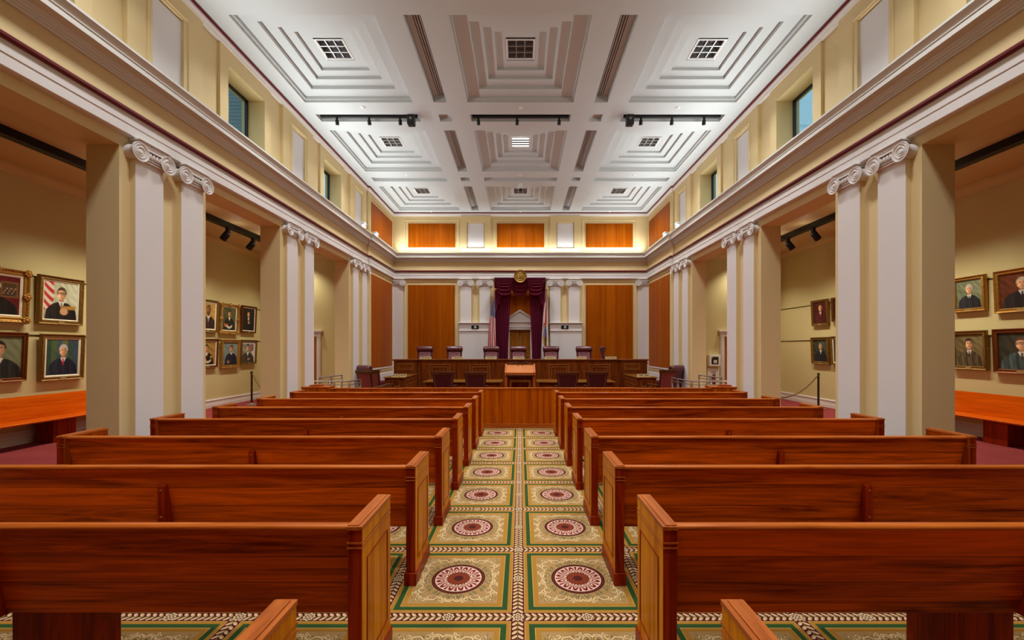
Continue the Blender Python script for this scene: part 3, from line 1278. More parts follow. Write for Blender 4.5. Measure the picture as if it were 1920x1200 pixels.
def pew_end(parent, x0, x1, face, veneer):
    """an end panel between x0 < x1; face = -1/+1: side (in x) that carries the veneer"""
    m = MB().box(x0, x1, .0, .45, .10, .872)
    e = obj('end_panel', m, PEWP, parent, bevel=.003)
    m = MB()
    m.box(x0 - .005, x1 + .005, -.005, .455, .872, .891)
    ia, ib = (x0 - .003, x1 - .014) if face > 0 else (x0 + .014, x1 + .003)
    m.box(ia, ib, .006, .444, .891, .896)
    obj('cap', m, PEWC, e, bevel=.002)
    m = MB()
    m.box(x0 - .012, x1 + .012, -.014, .464, .006, .10)
    obj('plinth', m, PEWP, e, bevel=.005)
    m = MB()
    for z in (.805, .781):
        m.box(x0 - .0045, x1 + .0045, -.0045, .4545, z, z + .0075)
    obj('bead', m, PEWC, e)
    # veneered face with a sunk panel line
    m = MB()
    xa = x1 if face > 0 else x0
    a, b = sorted((xa, xa + face * .003))
    m.box(a, b, .003, .447, .10, .781)
    m.box(a, b, .003, .447, .8125, .872)
    m.box(a, b, .003, .447, .7885, .805)
    obj('veneer', m, veneer, e)
    m = MB()
    m.ring(.325, .53, [(0, 0), (0, -.0035), (.004, -.0045), (.0085, -.001), (.0085, 0)], .228, .445)
    if face > 0:
        m.xf(lambda x, y, z: (x1 + .003 - y, x, z))
    else:
        m.xf(lambda x, y, z: (x0 - .003 + y, x, z))
    obj('panel_moulding', m, PEWP, e)


def make_pew(s):
    r = thing('pew', 'x', 'pew', (0, 0, 0), 0, None)
    X = lambda d: ACX + s * d
    xi0, xi1 = sorted((X(IN), X(IN + .068)))
    xo0, xo1 = sorted((X(OUT), X(OUT - .068)))
    pew_end(r, xi0, xi1, -s, PEWG)
    pew_end(r, xo0, xo1, -s, PEWO)
    a, b = (xi1, xo0) if s > 0 else (xo1, xi0)
    m = MB().prism([(.034, .868), (.064, .868), (.146, .40), (.114, .395)], 'x', a + .001, b - .001)
    obj('backrest', m, PEWB, r)
    m = MB().prism([(.020, .862), (.016, .872), (.020, .882), (.032, .887), (.060, .887), (.072, .881), (.074, .872), (.070, .862)], 'x', a + .001, b - .001)
    obj('top_rail', m, PEWR, r, smooth=60)
    m = MB().prism([(.135, .435), (.15, .465), (.44, .462), (.462, .452), (.462, .432), (.44, .425)], 'x', a + .001, b - .001)
    obj('seat', m, PEWX, r)
    for c in (2.48,):
        c0, c1 = sorted((X(c - .17), X(c + .17)))
        m = MB().box(c0, c1, .15, .40, .006, .427)
        obj('support', m, PEWP, r, bevel=.003)
    c = X(2.66)
    m = MB().prism([(.13, .385), (.026, .385), (.026, .728), (.034, .742), (.048, .744), (.060, .73)], 'x', c - .028, c + .028)
    br = obj('brace', m, PEWP, r, bevel=.004)
    m = MB()
    for z, y in ((.70, .026), (.50, .026)):
        m.lathe([(0, -.006), (.007, -.006), (.010, 0), (.010, .006), (0, .006)], (c, y, z), 'y', 12)
    obj('plug', m, PEWC, br)
    return r


ordn = ['nearest the camera and mostly out of frame', 'first full row from the camera', 'second full row from the camera', 'third full row from the camera',
        'fourth full row from the camera', 'fifth full row from the camera', 'sixth full row from the camera', 'last row before the wooden bar']
for s, side in ((-1, 'left'), (1, 'right')):
    p0 = make_pew(s)
    for k in range(8):
        y = 2.065 + 1.052 * (k - 1)
        lab = 'mahogany pew ' + side + ' of the aisle, ' + ordn[k]
        if k == 0:
            p0.location = (0, y, 0)
            p0['label'] = lab
            p0['group'] = 'mahogany pews in rows along the aisle'
        else:
            dup(p0, (0, y, 0), 0, lab)

# benches along the gallery walls
for s, side in ((-1, 'left'), (1, 'right')):
    r = thing('wall_bench', 'long cherry wood bench against the ' + side + ' gallery wall under the portraits', 'bench', (s * 9.165, 0, 0))
    y0, y1 = 5.2, 9.75
    X = lambda n: -s * n
    m = MB().prism([(X(.004), .46), (X(.005), .885), (X(.03), .885), (X(.10), .46)], 'y', y0, y1)
    obj('backrest', m, WBEN, r, bevel=.004)
    m = MB().prism([(X(.004), .425), (X(.004), .46), (X(.50), .465), (X(.52), .45), (X(.515), .425)], 'y', y0, y1)
    obj('seat', m, WBEN, r, bevel=.003)
    for c in (5.6, 8.02 if s < 0 else 7.70, 9.5):
        m = MB().box(min(X(.10), X(.44)), max(X(.10), X(.44)), c - .2, c + .2, .001, .425)
        obj('support', m, PEWP, r, bevel=.003)

# ------------------------------------------------------------------ the bar
r = thing('court_bar', 'low wooden bar across the room, closing the aisle end', 'barrier', (0, 9.26, 0))
m = MB().box(-2.57, 2.50, 0, .05, .006, .872)
obj('front_panel', m, BARW, r)
m = MB().box(-2.60, 2.53, -.012, .075, .872, .897)
obj('cap_rail', m, PEWR, r, bevel=.006)
m = MB().box(-2.57, 2.50, -.014, .0, .006, .105)
obj('skirting', m, PEWR, r, bevel=.004)
for a, b in ((-4.30, -2.571), (2.501, 4.26)):
    m = MB().box(a, b, .06, .11, .006, .86)
    sp = obj('side_panel', m, BARW, r)
    m = MB().box(a - .01, b + .01, .045, .13, .86, .884)
    obj('cap_rail', m, PEWR, sp, bevel=.006)
for a, b in ((-4.86, -4.301), (4.261, 4.80)):
    m = MB().box(a, b, .03, .40, .006, .89)
    ep = obj('end_box', m, BARW, r)
    m = MB().box(a - .015, b + .015, .015, .42, .89, .912)
    obj('cap_rail', m, PEWR, ep, bevel=.006)
# small stacked block and papers lying on the bar's end boxes
for s, side in ((-1, 'left'), (1, 'right')):
    m = MB().box(s * 4.62 - .12, s * 4.62 + .12, 9.40, 9.58, .9125, .942)
    tag(obj('wooden_tray', m, PEWX, bevel=.004), 'small wooden tray lying on the ' + side + ' end of the bar', 'tray')

# ------------------------------------------------------------------ metal railings by the steps


def railing(name, label, pts, z0, z1, loc):
    """pts: XY polyline; top and mid rails, posts with crossed braces between"""
    r = thing(name, label, 'railing', loc)
    m = MB().tube([(x, y, z1) for x, y in pts], .017, 10)
    obj('top_rail', m, STEEL, r)
    m = MB().tube([(x, y, z1 - .085) for x, y in pts], .010, 8)
    obj('mid_rail', m, STEEL, r)
    m = MB().tube([(x, y, z0 + .1) for x, y in pts], .010, 8)
    obj('bottom_rail', m, STEEL, r)
    for i in range(len(pts) - 1):
        a, b = Vector(pts[i]), Vector(pts[i + 1])
        n = max(2, int((b - a).length / .36))
        for k in range(n + 1):
            if i and k == 0:
                continue
            p = a + (b - a) * (k / n)
            m = MB()
            for o in (-.022, .022):
                d = (b - a).normalized() * o
                m.tube([(p.x + d.x, p.y + d.y, z0), (p.x + d.x, p.y + d.y, z1)], .010, 8)
            obj('post', m, STEEL, r)
        for k in range(n):
            p, q = a + (b - a) * (k / n), a + (b - a) * ((k + 1) / n)
            m = MB()
            m.tube([(p.x, p.y, z1 - .09), (q.x, q.y, z0 + .1)], .007, 6)
            m.tube([(q.x, q.y, z1 - .09), (p.x, p.y, z0 + .1)], .007, 6)
            obj('cross_brace', m, STEEL, r)
    return r


for s, side in ((-1, 'left'), (1, 'right')):
    railing('handrail', 'steel railing with crossed braces turning the corner beyond the ' + side + ' end of the bar',
            [(s * 5.34, 10.6), (s * 4.33, 10.6), (s * 4.31, 11.3 if s < 0 else 11.95)], 0, .93, (0, 0, 0))
    railing('handrail', 'taller steel railing between the two far piers on the ' + side, [(s * 5.26, 10.95), (s * 5.12, 12.0)], 0, 1.0, (0, 0, 0))
    r = thing('grab_bar', 'short sloping steel hand bar behind the ' + side + ' end of the bar', 'railing', (s * 4.85, 10.2, 0))
    m = MB().tube([(s * .1, 0, 0), (s * .1, 0, .80), (-s * .32, 0, .94), (-s * .32, .0, .0)], .013, 8)
    obj('bar', m, STEEL, r)

# ------------------------------------------------------------------ judges bench
r = thing('judges_bench', 'long walnut judges bench with raised square panels facing the room', 'bench', (0, 14.6, 0))
XB = 4.42
m = MB()
m.prism([(-XB, 0), (-3.62, 0), (-3.62, .10), (3.50, .10), (3.50, 0), (XB, 0), (XB, .36), (-XB, .36)], 'z', .001, 1.345)
obj('body', m, BENW, r)
m = MB()
m.prism([(-XB - .07, -.05), (-3.57, -.05), (-3.57, .05), (3.45, .05), (3.45, -.05), (XB + .07, -.05), (XB + .07, .38), (-XB - .07, .38)], 'z', 1.358, 1.388)
m.prism([(-XB - .03, -.03), (-3.59, -.03), (-3.59, .07), (3.47, .07), (3.47, -.03), (XB + .03, -.03), (XB + .03, .37), (-XB - .03, .37)], 'z', 1.33, 1.358)
obj('top', m, BENT, r, bevel=.006)
for a, b in ((-3.21, -2.46), (-1.79, -1.06), (-.52, .52), (.98, 1.72), (2.41, 3.15)):
    m = MB()
    cx, w_ = (a + b) / 2, b - a
    m.ring(w_, 1.10, [(0, .10), (0, .085), (.03, .078), (.05, .09), (.05, .10)], cx, .66)
    m.ring(w_ - .16, .94, [(0, .10), (0, .075), (.03, .068), (.05, .09), (.05, .10)], cx, .66)
    f = obj('panel_frame', m, BENM, r, smooth=0)
    m = MB().box(cx - w_ / 2 + .17, cx + w_ / 2 - .17, .085, .10, .25, 1.07)
    obj('raised_panel', m, BENW, f, bevel=.004)
for a, b in ((-4.22, -3.80), (3.66, 4.12)):
    m = MB()
    cx = (a + b) / 2
    for w_, h_ in ((.56, .25), (.46, .15)):
        m.ring(w_, h_, [(0, 0), (0, -.016), (.02, -.022), (.035, -.01), (.035, 0)], cx, 1.12)
    f = obj('panel_frame', m, BENM, r, smooth=0)
    m = MB().box(cx - .17, cx + .17, -.014, -.001, 1.085, 1.155)
    obj('raised_panel', m, BENW, f)
m = MB().box(-3.60, 3.48, .085, .10, .001, .10)
obj('skirting', m, BENM, r)

# name plates along the bench
for x, wh in ((-3.34, 'first from the left on the judges bench'), (-2.21, 'second from the left on the judges bench'), (-1.04, 'third from the left on the judges bench'),
              (-.06, 'in front of the middle judge chair'), (1.04, 'third from the right on the judges bench'), (2.12, 'second from the right on the judges bench'), (3.18, 'before the chair turned sideways')):
    r = thing('name_plate', 'brass desk name plate ' + wh, 'name plate', (x, 14.74, 1.3885))
    m = MB().prism([(-.02, 0), (.03, 0), (.012, .085), (.002, .085)], 'x', -.20, .20)
    obj('plate', m, PLATE, r)
    m = MB()
    random.seed(int(x * 100) + 999)
    u = -.15
    while u < .15:
        l = random.uniform(.012, .03)
        m.add([(u, -.0150, .030), (u + l, -.0150, .030), (u + l, -.0085, .058), (u, -.0085, .058)], [(0, 1, 2, 3)])
        u += l + .008
    obj('engraving', m, INK, r)

# ------------------------------------------------------------------ chairs


def judge_chair(label, loc, rz=0.0, base=True):
    r = thing('leather_swivel_chair', label, 'chair', loc, rz)
    W = .285
    # front faces -y (towards the room)
    m = MB()
    m.grid(lambda u, v: (.30 * (2 * u - 1) * (1 - .04 * v), -.02 + .10 * (v - .0) + .02, .48 + .62 * v), 2, 2)

    def shell(u, v):
        t = 2 * PI * u
        hx = W * (1 - .06 * (1 - v))
        cx_, cy_ = math.cos(t), math.sin(t)
        sx_ = math.copysign(abs(cx_) ** .45, cx_)
        sy_ = math.copysign(abs(cy_) ** .45, cy_)
        return (hx * sx_, .05 + .055 * sy_ + .13 * v, .46 + .64 * v)
    m = MB().grid(shell, 32, 10, True)
    m.box(-W * .9, W * .9, .12, .22, 1.05, 1.10)
    obj('backrest', m, LEA, r, smooth=60)
    # tufted inner pad

    def pad(u, v):
        uu, vv = u * 5, v * 6
        d = abs(math.sin(PI * (uu + vv) / 1)) * abs(math.sin(PI * (uu - vv) / 1))
        return (-.21 + .42 * u, -.012 + .13 * v - .045 * (d ** .6) * min(1, 8 * u, 8 * (1 - u)), .52 + .54 * v)
    m = MB().grid(pad, 41, 49)
    obj('tufted_pad', m, LEAL, r, smooth=80)
    # rolled headrest
    m = MB()
    prof = []
    n = 20
    for i in range(n):
        t = 2 * PI * i / n
        prof.append((.15 + .105 * math.cos(t), 1.135 + .115 * math.sin(t)))
    secs = [(-.29, .75), (-.275, .95), (-.24, 1.0), (0, 1.03), (.24, 1.0), (.275, .95), (.29, .75)]
    vs, fs = [], []
    for x, k in secs:
        for a, b in prof:
            vs.append((x, .15 + (a - .15) * k, 1.135 + (b - 1.135) * k))
    for i in range(len(secs) - 1):
        for q in range(n):
            fs.append((i * n + q, i * n + (q + 1) % n, (i + 1) * n + (q + 1) % n, (i + 1) * n + q))
    fs.append(tuple(range(n)))
    fs.append(tuple((len(secs) - 1) * n + q for q in range(n)))
    m.add(vs, fs)
    obj('headrest', m, LEA, r, smooth=60)
    for s in (-1, 1):
        m = MB().lathe([(0, 0), (.078, 0), (.072, .012), (.05, .004), (.02, .014), (0, .014)], (0, .15, 1.135), 'x', 18)
        m.xf(lambda x, y, z: (s * (.288 + x), y, z))
        obj('scroll', m, LEAD, r)
    m = MB()

    def cush(u, v):
        t = 2 * PI * u
        cx_, cy_ = math.cos(t), math.sin(t)
        sx_ = math.copysign(abs(cx_) ** .5, cx_)
        sy_ = math.copysign(abs(cy_) ** .5, cy_)
        k = math.sin(PI * min(max(v, .02), .98)) ** .3
        return (.27 * sx_ * k, -.20 + .25 * sy_ * k, .40 + .11 * v)
    m.grid(cush, 28, 9, True)
    obj('seat', m, LEA, r, smooth=60)
    for s in (-1, 1):
        m = MB().tube([(s * .29, .06, .66), (s * .31, -.10, .68), (s * .31, -.32, .67), (s * .30, -.36, .62), (s * .29, -.34, .46)], [.03, .032, .034, .03, .028], 10)
        obj('armrest', m, LEA, r, smooth=60)
    m = MB().lathe([(0, .40), (.05, .40), (.05, .33), (.025, .32), (.025, .10), (.05, .09), (.05, .05), (0, .05)], (0, -.15, 0), 'z', 14)
    for k in range(5):
        t = 2 * PI * k / 5
        m.tube([(0, -.15, .085), (.30 * math.cos(t), -.15 + .30 * math.sin(t), .05)], [.03, .02], 8)
        m.sph((.30 * math.cos(t), -.15 + .30 * math.sin(t), .0275), .027, 10, 6)
    obj('swivel_base', m, CHW, r)
    return r


ZP = .6005
jc = judge_chair('tufted burgundy leather judge chair behind the bench, leftmost', (-3.56, 15.45, ZP), 0)
for x, wh in ((-2.46, 'second from the left'), (-1.09, 'before the striped flag'), (-.08, 'in the middle before the doors'), (1.136, 'before the white flag'), (2.36, 'last one facing forward')):
    dup(jc, (x, 15.45, ZP), 0, 'tufted burgundy leather judge chair behind the bench, ' + wh)
dup(jc, (3.18, 15.5, ZP), math.radians(82), 'burgundy leather judge chair at the right end, turned sideways')
dup(jc, (-4.72, 12.94, .0005), math.radians(150), 'rolled-top burgundy swivel chair beyond two armchairs near the left wall')
dup(jc, (4.72, 12.94, .0005), math.radians(-150), 'rolled-top burgundy swivel chair by the right wall, behind an armchair')


def armchair(label, loc, rz=0.0):
    """leather chair with wooden frame; local +y is where it faces, so its back shows to -y"""
    r = thing('leather_armchair', label, 'chair', loc, rz)
    lean = lambda z: -.20 - .13 * (z - .45) / .65
    hw = lambda z: .245 + .075 * (z - .45) / .65

    def slab(m, inset, z0, z1, y_add, t, nz=6):
        vs, fs = [], []
        for k in range(nz + 1):
            z = z0 + (z1 - z0) * k / nz
            for sx in (-1, 1):
                for yy in (0, t):
                    vs.append((sx * (hw(z) - inset), lean(z) + y_add + yy, z))
        for k in range(nz):
            a, b = k * 4, k * 4 + 4
            fs += [(a, a + 2, b + 2, b), (a + 1, b + 1, b + 3, a + 3), (a, b, b + 1, a + 1), (a + 2, a + 3, b + 3, b + 2)]
        fs += [(0, 1, 3, 2), (nz * 4, nz * 4 + 2, nz * 4 + 3, nz * 4 + 1)]
        m.add(vs, fs)
    m = MB()
    slab(m, .035, .42, 1.04, .0, .05)
    obj('backrest', m, LEAD, r, bevel=.01)
    m = MB()
    for s in (-1, 1):
        m.tube([(s * (hw(z) - .012), lean(z) + .02, z) for z in (.02, .3, .45, .75, 1.06)], [.018, .02, .022, .021, .02], 8)
    obj('back_post', m, CHW, r)
    m = MB()
    pts = []
    for k in range(9):
        u = -1 + k / 4
        pts.append((u * (hw(1.08) + .022), lean(1.08) - .018 * (1 - u * u) + .02, 1.075 + .0 * u * u))
    vs, fs = [], []
    for x, y, z in pts:
        vs += [(x, y - .022, z - .055), (x, y + .022, z - .055), (x, y + .026, z + .02), (x, y - .026, z + .02)]
    for k in range(8):
        for q in range(4):
            fs.append((k * 4 + q, k * 4 + (q + 1) % 4, k * 4 + 4 + (q + 1) % 4, k * 4 + 4 + q))
    fs += [(0, 1, 2, 3), (32, 33, 34, 35)]
    m.add(vs, fs)
    obj('top_rail', m, CHW, r, bevel=.006, smooth=50)
    m = MB()
    for s in (-1, 1):
        m.tube([(s * (hw(z) - .042), lean(z) - .004, z) for z in (.45, .7, 1.015)], .007, 6)
    m.tube([(-hw(1.01) + .042, lean(1.01) - .004, 1.012), (hw(1.01) - .042, lean(1.01) - .004, 1.012)], .007, 6)
    obj('nail_trim', m, NAIL, r)
    m = MB().box(-.25, .25, -.20, .28, .41, .49)
    obj('seat', m, LEA, r, bevel=.03, seg=3)
    m = MB().box(-.255, .255, -.21, .285, .36, .41)
    obj('seat_frame', m, CHW, r, bevel=.006)
    for s in (-1, 1):
        m = MB().tube([(s * .27, lean(.66) + .02, .66), (s * .295, -.05, .675), (s * .295, .17, .665), (s * .285, .22, .63)], [.02, .024, .026, .022], 8)
        obj('armrest', m, CHW, r, smooth=60)
        m = MB().tube([(s * .285, .19, .64), (s * .255, .22, .45), (s * .25, .25, .02)], [.018, .022, .016], 8)
        obj('leg', m, CHW, r)
    return r


ac = armchair('leather-backed wooden armchair at the left counsel table, nearer the railing', (-2.22, 12.35, 0), math.radians(-3))
for x, y, rz, lab in ((-1.28, 12.2, 0, 'leather-backed wooden armchair at the left counsel table, nearer the lectern'),
                      (1.33, 12.2, 2, 'leather-backed wooden armchair at the right counsel table, nearer the lectern'),
                      (2.20, 12.35, 0, 'leather-backed wooden armchair at the right counsel table, nearer the railing'),
                      (-4.14, 11.78, -34, 'reddish leather armchair at the left clerk desk, nearer the steel railing'),
                      (-4.16, 12.42, -32, 'reddish leather armchair tucked close against the left clerk desk'),
                      (4.13, 12.38, 28, 'reddish leather armchair at the right clerk desk, before the swivel chair')):
    c = dup(ac, (x, y, 0), math.radians(rz), lab, scale=(1.04, 1.04, 1.05) if abs(x) > 4 else None)
    if abs(x) > 4:
        for ch in c.children:
            if ch.name.startswith('backrest'):
                ch.data = ch.data.copy()
                ch.data.materials[0] = LEAM

# ------------------------------------------------------------------ counsel tables
for x0, x1, side in ((-2.98, -.56, 'left'), (.50, 2.90, 'right')):
    r = thing('counsel_table', 'long dark wood counsel table ' + side + ' of the lectern', 'table', ((x0 + x1) / 2, 13.1, 0))
    hw = (x1 - x0) / 2
    m = MB().box(-hw, hw, -.42, .55, .725, .757)
    obj('tabletop', m, DESK, r, bevel=.006)
    m = MB().box(-hw + .08, hw - .08, -.34, .47, .62, .725)
    obj('apron', m, BENW, r)
    for sx in (-1, 1):
        for yy in (-.30, .43):
            m = MB().box(sx * (hw - .16) - .045, sx * (hw - .16) + .045, yy - .045, yy + .045, .001, .62)
            obj('leg', m, BENW, r, bevel=.006)

# ------------------------------------------------------------------ lectern
r = thing('lectern', 'cherry wood lectern with sloping top standing in the middle before the bench', 'lectern', (-.01, 12.0, 0))
m = MB().prism([(-.02, 1.02), (-.02, 1.06), (.48, 1.27), (.48, 1.235)], 'x', -.40, .40)
obj('sloping_top', m, LECT, r, bevel=.004)
m = MB().box(-.42, .42, -.035, -.02, 1.0, 1.075)
obj('book_stop', m, LECP, r, bevel=.004)
for s in (-1, 1):
    m = MB().prism([(-.03, .96), (-.03, 1.075), (.0, 1.10), (.50, 1.31), (.53, 1.30), (.53, .96)], 'x', s * .42 - .022, s * .42 + .022)
    obj('side_cheek', m, LECP, r, bevel=.006)
    for y in (.0, .47):
        m = MB().box(s * .40 - .035, s * .40 + .035, y - .0, y + .06, .001, .97)
        obj('post', m, LECP, r, bevel=.004)
m = MB().box(-.40, .40, -.01, .52, .955, .975)
obj('deck', m, BLACK, r)
m = MB().box(-.30, .30, .02, .06, .80, .86)
m.box(-.30, -.25, .02, .06, .05, .80)
m.box(.25, .30, .02, .06, .05, .80)
m.box(-.36, .36, .0, .53, .05, .09)
obj('inner_frame', m, DESK, r)
m = MB().box(-.42, .42, .50, .53, .05, .96)
obj('back_panel', m, BENW, r)
for s in (-1, 1):
    r2 = thing('gooseneck_microphone', 'thin black gooseneck microphone on the ' + ('left' if s < 0 else 'right') + ' half of the lectern', 'microphone', (-.01 + s * .06, 12.44, 1.280))
    pts = [(0, 0, -.002), (s * .01, -.01, .05), (s * .10, -.04, .09), (s * .22, -.10, .05)]
    m = MB().tube(pts, .006, 8)
    obj('stem', m, BLACKP, r2)
    m = MB().tube([(s * .22, -.10, .05), (s * .26, -.13, .035)], [.012, .014], 8)
    obj('capsule', m, BLACKP, r2)
    m = MB().box(-.02, .02, -.02, .02, -.014, 0)
    obj('foot', m, BLACKP, r2)

# ------------------------------------------------------------------ clerk desks
for s, side in ((-1, 'left'), (1, 'right')):
    r = thing('clerk_desk', 'panelled wood clerk desk below the ' + side + ' end of the judges bench', 'desk', (0, 0, 0))
    X = lambda d: s * d
    xa, xb = sorted((X(3.60), X(4.20)))
    m = MB().box(xa - .03, xb + .03, 12.90, 14.54, .845, .878)
    obj('desktop', m, DESK, r, bevel=.006)
    m = MB().box(xa, xb, 12.95, 14.54, .001, .845)
    obj('body', m, BENW, r)
    xf_ = X(3.60)
    for k in range(3):
        c = 13.25 + .50 * k
        m = MB().ring(.44, .20, [(0, 0), (0, -.012), (.02, -.016), (.03, -.004), (.03, 0)], 0, .70)
        m.xf(lambda x, y, z: (xf_ - s * -y if False else xf_ + s * y, c + x, z))
        obj('drawer_front', m, BENM, r, smooth=0)
        m = MB().ring(.44, .48, [(0, 0), (0, -.012), (.02, -.016), (.03, -.004), (.03, 0)], 0, .32)
        m.xf(lambda x, y, z: (xf_ + s * y, c + x, z))
        obj('door_front', m, BENM, r, smooth=0)
    m = MB().ring(.36, .22, [(0, 0), (0, -.012), (.02, -.016), (.03, -.004), (.03, 0)], 0, .68)
    m.ring(.36, .46, [(0, 0), (0, -.012), (.02, -.016), (.03, -.004), (.03, 0)], 0, .32)
    cx = (xa + xb) / 2
    m.xf(lambda x, y, z: (cx + x, 12.95 + y, z))
    obj('end_panel', m, BENM, r, smooth=0)
    for k in ((0, 1) if s < 0 else (0,)):
        xx = X(3.86) + k * .24 + (.0 if s > 0 else -.06)
        wd = .11 if s < 0 else .21
        r2 = thing('name_plate', ('white-edged desk name plate on the left clerk desk, ' + ('nearer the armchairs' if k == 0 else 'nearer the bench')) if s < 0 else 'wide brass desk name plate on the right clerk desk',
                   'name plate', (xx, 13.12, .8785))
        m = MB().prism([(-.03, 0), (.04, 0), (.015, .085), (.0, .085)], 'x', -wd, wd)
        obj('plate', m, PLATE, r2)
        m = MB()
        for a, b in ((-.75, -.12), (.12, .75)):
            m.add([(wd * a, -.0215, .030), (wd * b, -.0215, .030), (wd * b, -.0085, .062), (wd * a, -.0085, .062)], [(0, 1, 2, 3)])
        obj('engraving', m, INK, r2)
r = thing('gooseneck_microphone', 'thin tall microphone standing on the right clerk desk', 'microphone', (4.12, 13.4, .8785))
m = MB().lathe([(0, 0), (.05, 0), (.05, .012), (.02, .03), (0, .03)], (0, 0, 0), 'z', 14)
obj('foot', m, GREYP, r)
m = MB().tube([(0, 0, .02), (-.01, 0, .18), (-.04, 0, .36), (-.05, -.01, .40)], .006, 8)
obj('stem', m, BLACKP, r)
m = MB().tube([(-.05, -.01, .40), (-.055, -.02, .44)], .014, 8)
obj('capsule', m, BLACKP, r)

# ------------------------------------------------------------------ drape, seal, flags
r = thing('velvet_drape', 'burgundy velvet drape with three swags framing the doors behind the bench', 'drape', (0, 16.20, 0))
for s, nm in ((-1, 'a'), (1, 'b')):
    def side_panel(u, v, s=s):
        z = .62 + 3.86 * v
        inner = .36 if v > .8 else .36 + .10 * (min(1, (.8 - v) / .55) ** .8)
        outer = 1.0 - .05 * (1 - v)
        if v < .3:
            inner -= .02 * (.3 - v)
        x = inner + (outer - inner) * u
        y = .035 * math.sin(2 * PI * 7 * u + .6 * math.sin(4 * v)) + .012 * math.sin(2 * PI * 17 * u + 3 * v)
        return (s * x - .02, y, z)
    m = MB().grid(side_panel, 120, 40)
    obj('curtain_panel', m, VELVET, r, smooth=80)

    def jabot(u, v, s=s):
        top = 4.49
        low = 4.05 - .95 * u
        z = top + (low - top) * v
        x = .62 + .38 * u - .05 * v * u
        y = -.07 + .03 * math.sin(2 * PI * 4 * u + 1.5 * v)
        return (s * x - .02, y, z)
    m = MB().grid(jabot, 60, 24)
    obj('jabot', m, VELVET, r, smooth=80)
for cx, hw, yo in ((-.62, .36, -.12), (.58, .36, -.12), (-.02, .385, -.10)):
    def swag(u, v):
        a = 2 * u - 1
        k = 1 - abs(a) ** 3.8
        dip = .10 + .58 * v
        z = 4.49 - dip * k * (0.25 + .75 * v) - .03 * v - .16 * v * (1 - k)
        rip = math.sin(2 * PI * 6.5 * v)
        y = yo - .07 * k * math.sin(PI * min(1, v * .8 + .2)) - .034 * rip * (max(k, 0) ** .5)
        x = cx + hw * a * (1 - .03 * v * v)
        return (x, y, z)
    m = MB().grid(swag, 48, 80)
    obj('swag', m, VELVET, r, smooth=80)
m = MB().box(-1.0, .96, -.08, .10, 4.44, 4.495)
obj('pelmet', m, VELVET, r)

r = thing('round_seal', 'round gold relief seal with scalloped rim above the burgundy drape', 'seal', (-.01, 15.925, 4.51))
m = MB()
N = 72
rim = []
vs, fs = [], []
for i in range(N):
    t = 2 * PI * i / N
    rr = .245 + .014 * math.cos(18 * t)
    for q, (k, y) in enumerate(((1.0, .05), (1.0, .0), (.93, -.03), (.84, -.02), (.80, -.005))):
        vs.append((rr * k * math.cos(t), y, rr * k * math.sin(t)))
for i in range(N):
    j = (i + 1) % N
    for q in range(4):
        fs.append((i * 5 + q, j * 5 + q, j * 5 + q + 1, i * 5 + q + 1))
fs.append(tuple(i * 5 for i in range(N)))
m.add(vs, fs)
obj('rim', m, SEALG, r, smooth=50)


def relief(u, v):
    t, rr = 2 * PI * u, .20 * v
    x, z = rr * math.cos(t), rr * math.sin(t)
    y = -.004
    if .155 < rr < .185:
        y -= .008 * (math.sin(40 * t) > 0)
    if .135 < rr < .15:
        y -= .010
    y -= .016 * math.exp(-rr * rr / .0012) + .005 * (1 + math.cos(12 * t)) * (.03 < rr < .125) * math.sin(PI * (rr - .03) / .095)
    y -= .008 * math.exp(-((rr - .075) ** 2) / .00012) * (math.cos(24 * t) > 0)
    return (x, y, z)


m = MB().grid(relief, 80, 30, True)
obj('relief', m, SEALG, r, smooth=60)
m = MB().box(-.03, .03, .05, .14, -.06, .10)
obj('bracket', m, DSTEEL, r)


def colored(name, fn, colfn, nu, nv, mat, parent):
    m = MB().grid(fn, nu, nv)
    me = bpy.data.meshes.new(name)
    me.from_pydata(m.v, [], m.f)
    me.materials.append(mat)
    ca = me.color_attributes.new('paint', 'FLOAT_COLOR', 'POINT')
    acc = 0
    for du in (-.5, 0, .5):
        for dv in (-.5, 0, .5):
            U, V = np.meshgrid(np.linspace(0, 1, nu) + du / nu, np.linspace(0, 1, nv) + dv / nv)
            rgb = colfn(U.ravel(), V.ravel())          # sRGB 0..255
            c = np.clip(rgb / 255.0, 0, 1)
            acc = acc + np.where(c <= .04045, c / 12.92, ((c + .055) / 1.055) ** 2.4) / 9
    g = acc.reshape(nv, nu, 3)
    pad = np.pad(g, ((1, 1), (1, 1), (0, 0)), mode='edge')
    lin = sum(pad[i:i + nv, j:j + nu] * wt for i, j, wt in ((0, 1, .12), (2, 1, .12), (1, 0, .12), (1, 2, .12), (1, 1, .52))).reshape(-1, 3)
    out = np.ones((nu * nv, 4), dtype=np.float32)
    out[:, :3] = lin
    ca.data.foreach_set('color', out.ravel())
    me.shade_smooth()
    o = bpy.data.objects.new(name, me)
    COL.objects.link(o)
    o.parent = parent
    return o


def us_flag(U, V):
    """U across the hanging cloth (0 = hoist side), V from the bottom up"""
    c = np.zeros((len(U), 3))
    st = (U * 1.0 + (1 - V) * .16) * 13 * .62
    k = np.floor(st + .2).astype(int) % 2
    c[:] = (224, 214, 206)
    c[k == 0] = (186, 24, 40)
    canton = V > .60 + .10 * U
    c[canton] = (22, 34, 96)
    su, sv = (U * 5 + V * 3) % 1 - .5, (V * 26) % 1 - .5
    star = canton & (su * su + (sv * .8) ** 2 < .055)
    c[star] = (232, 228, 222)
    return c


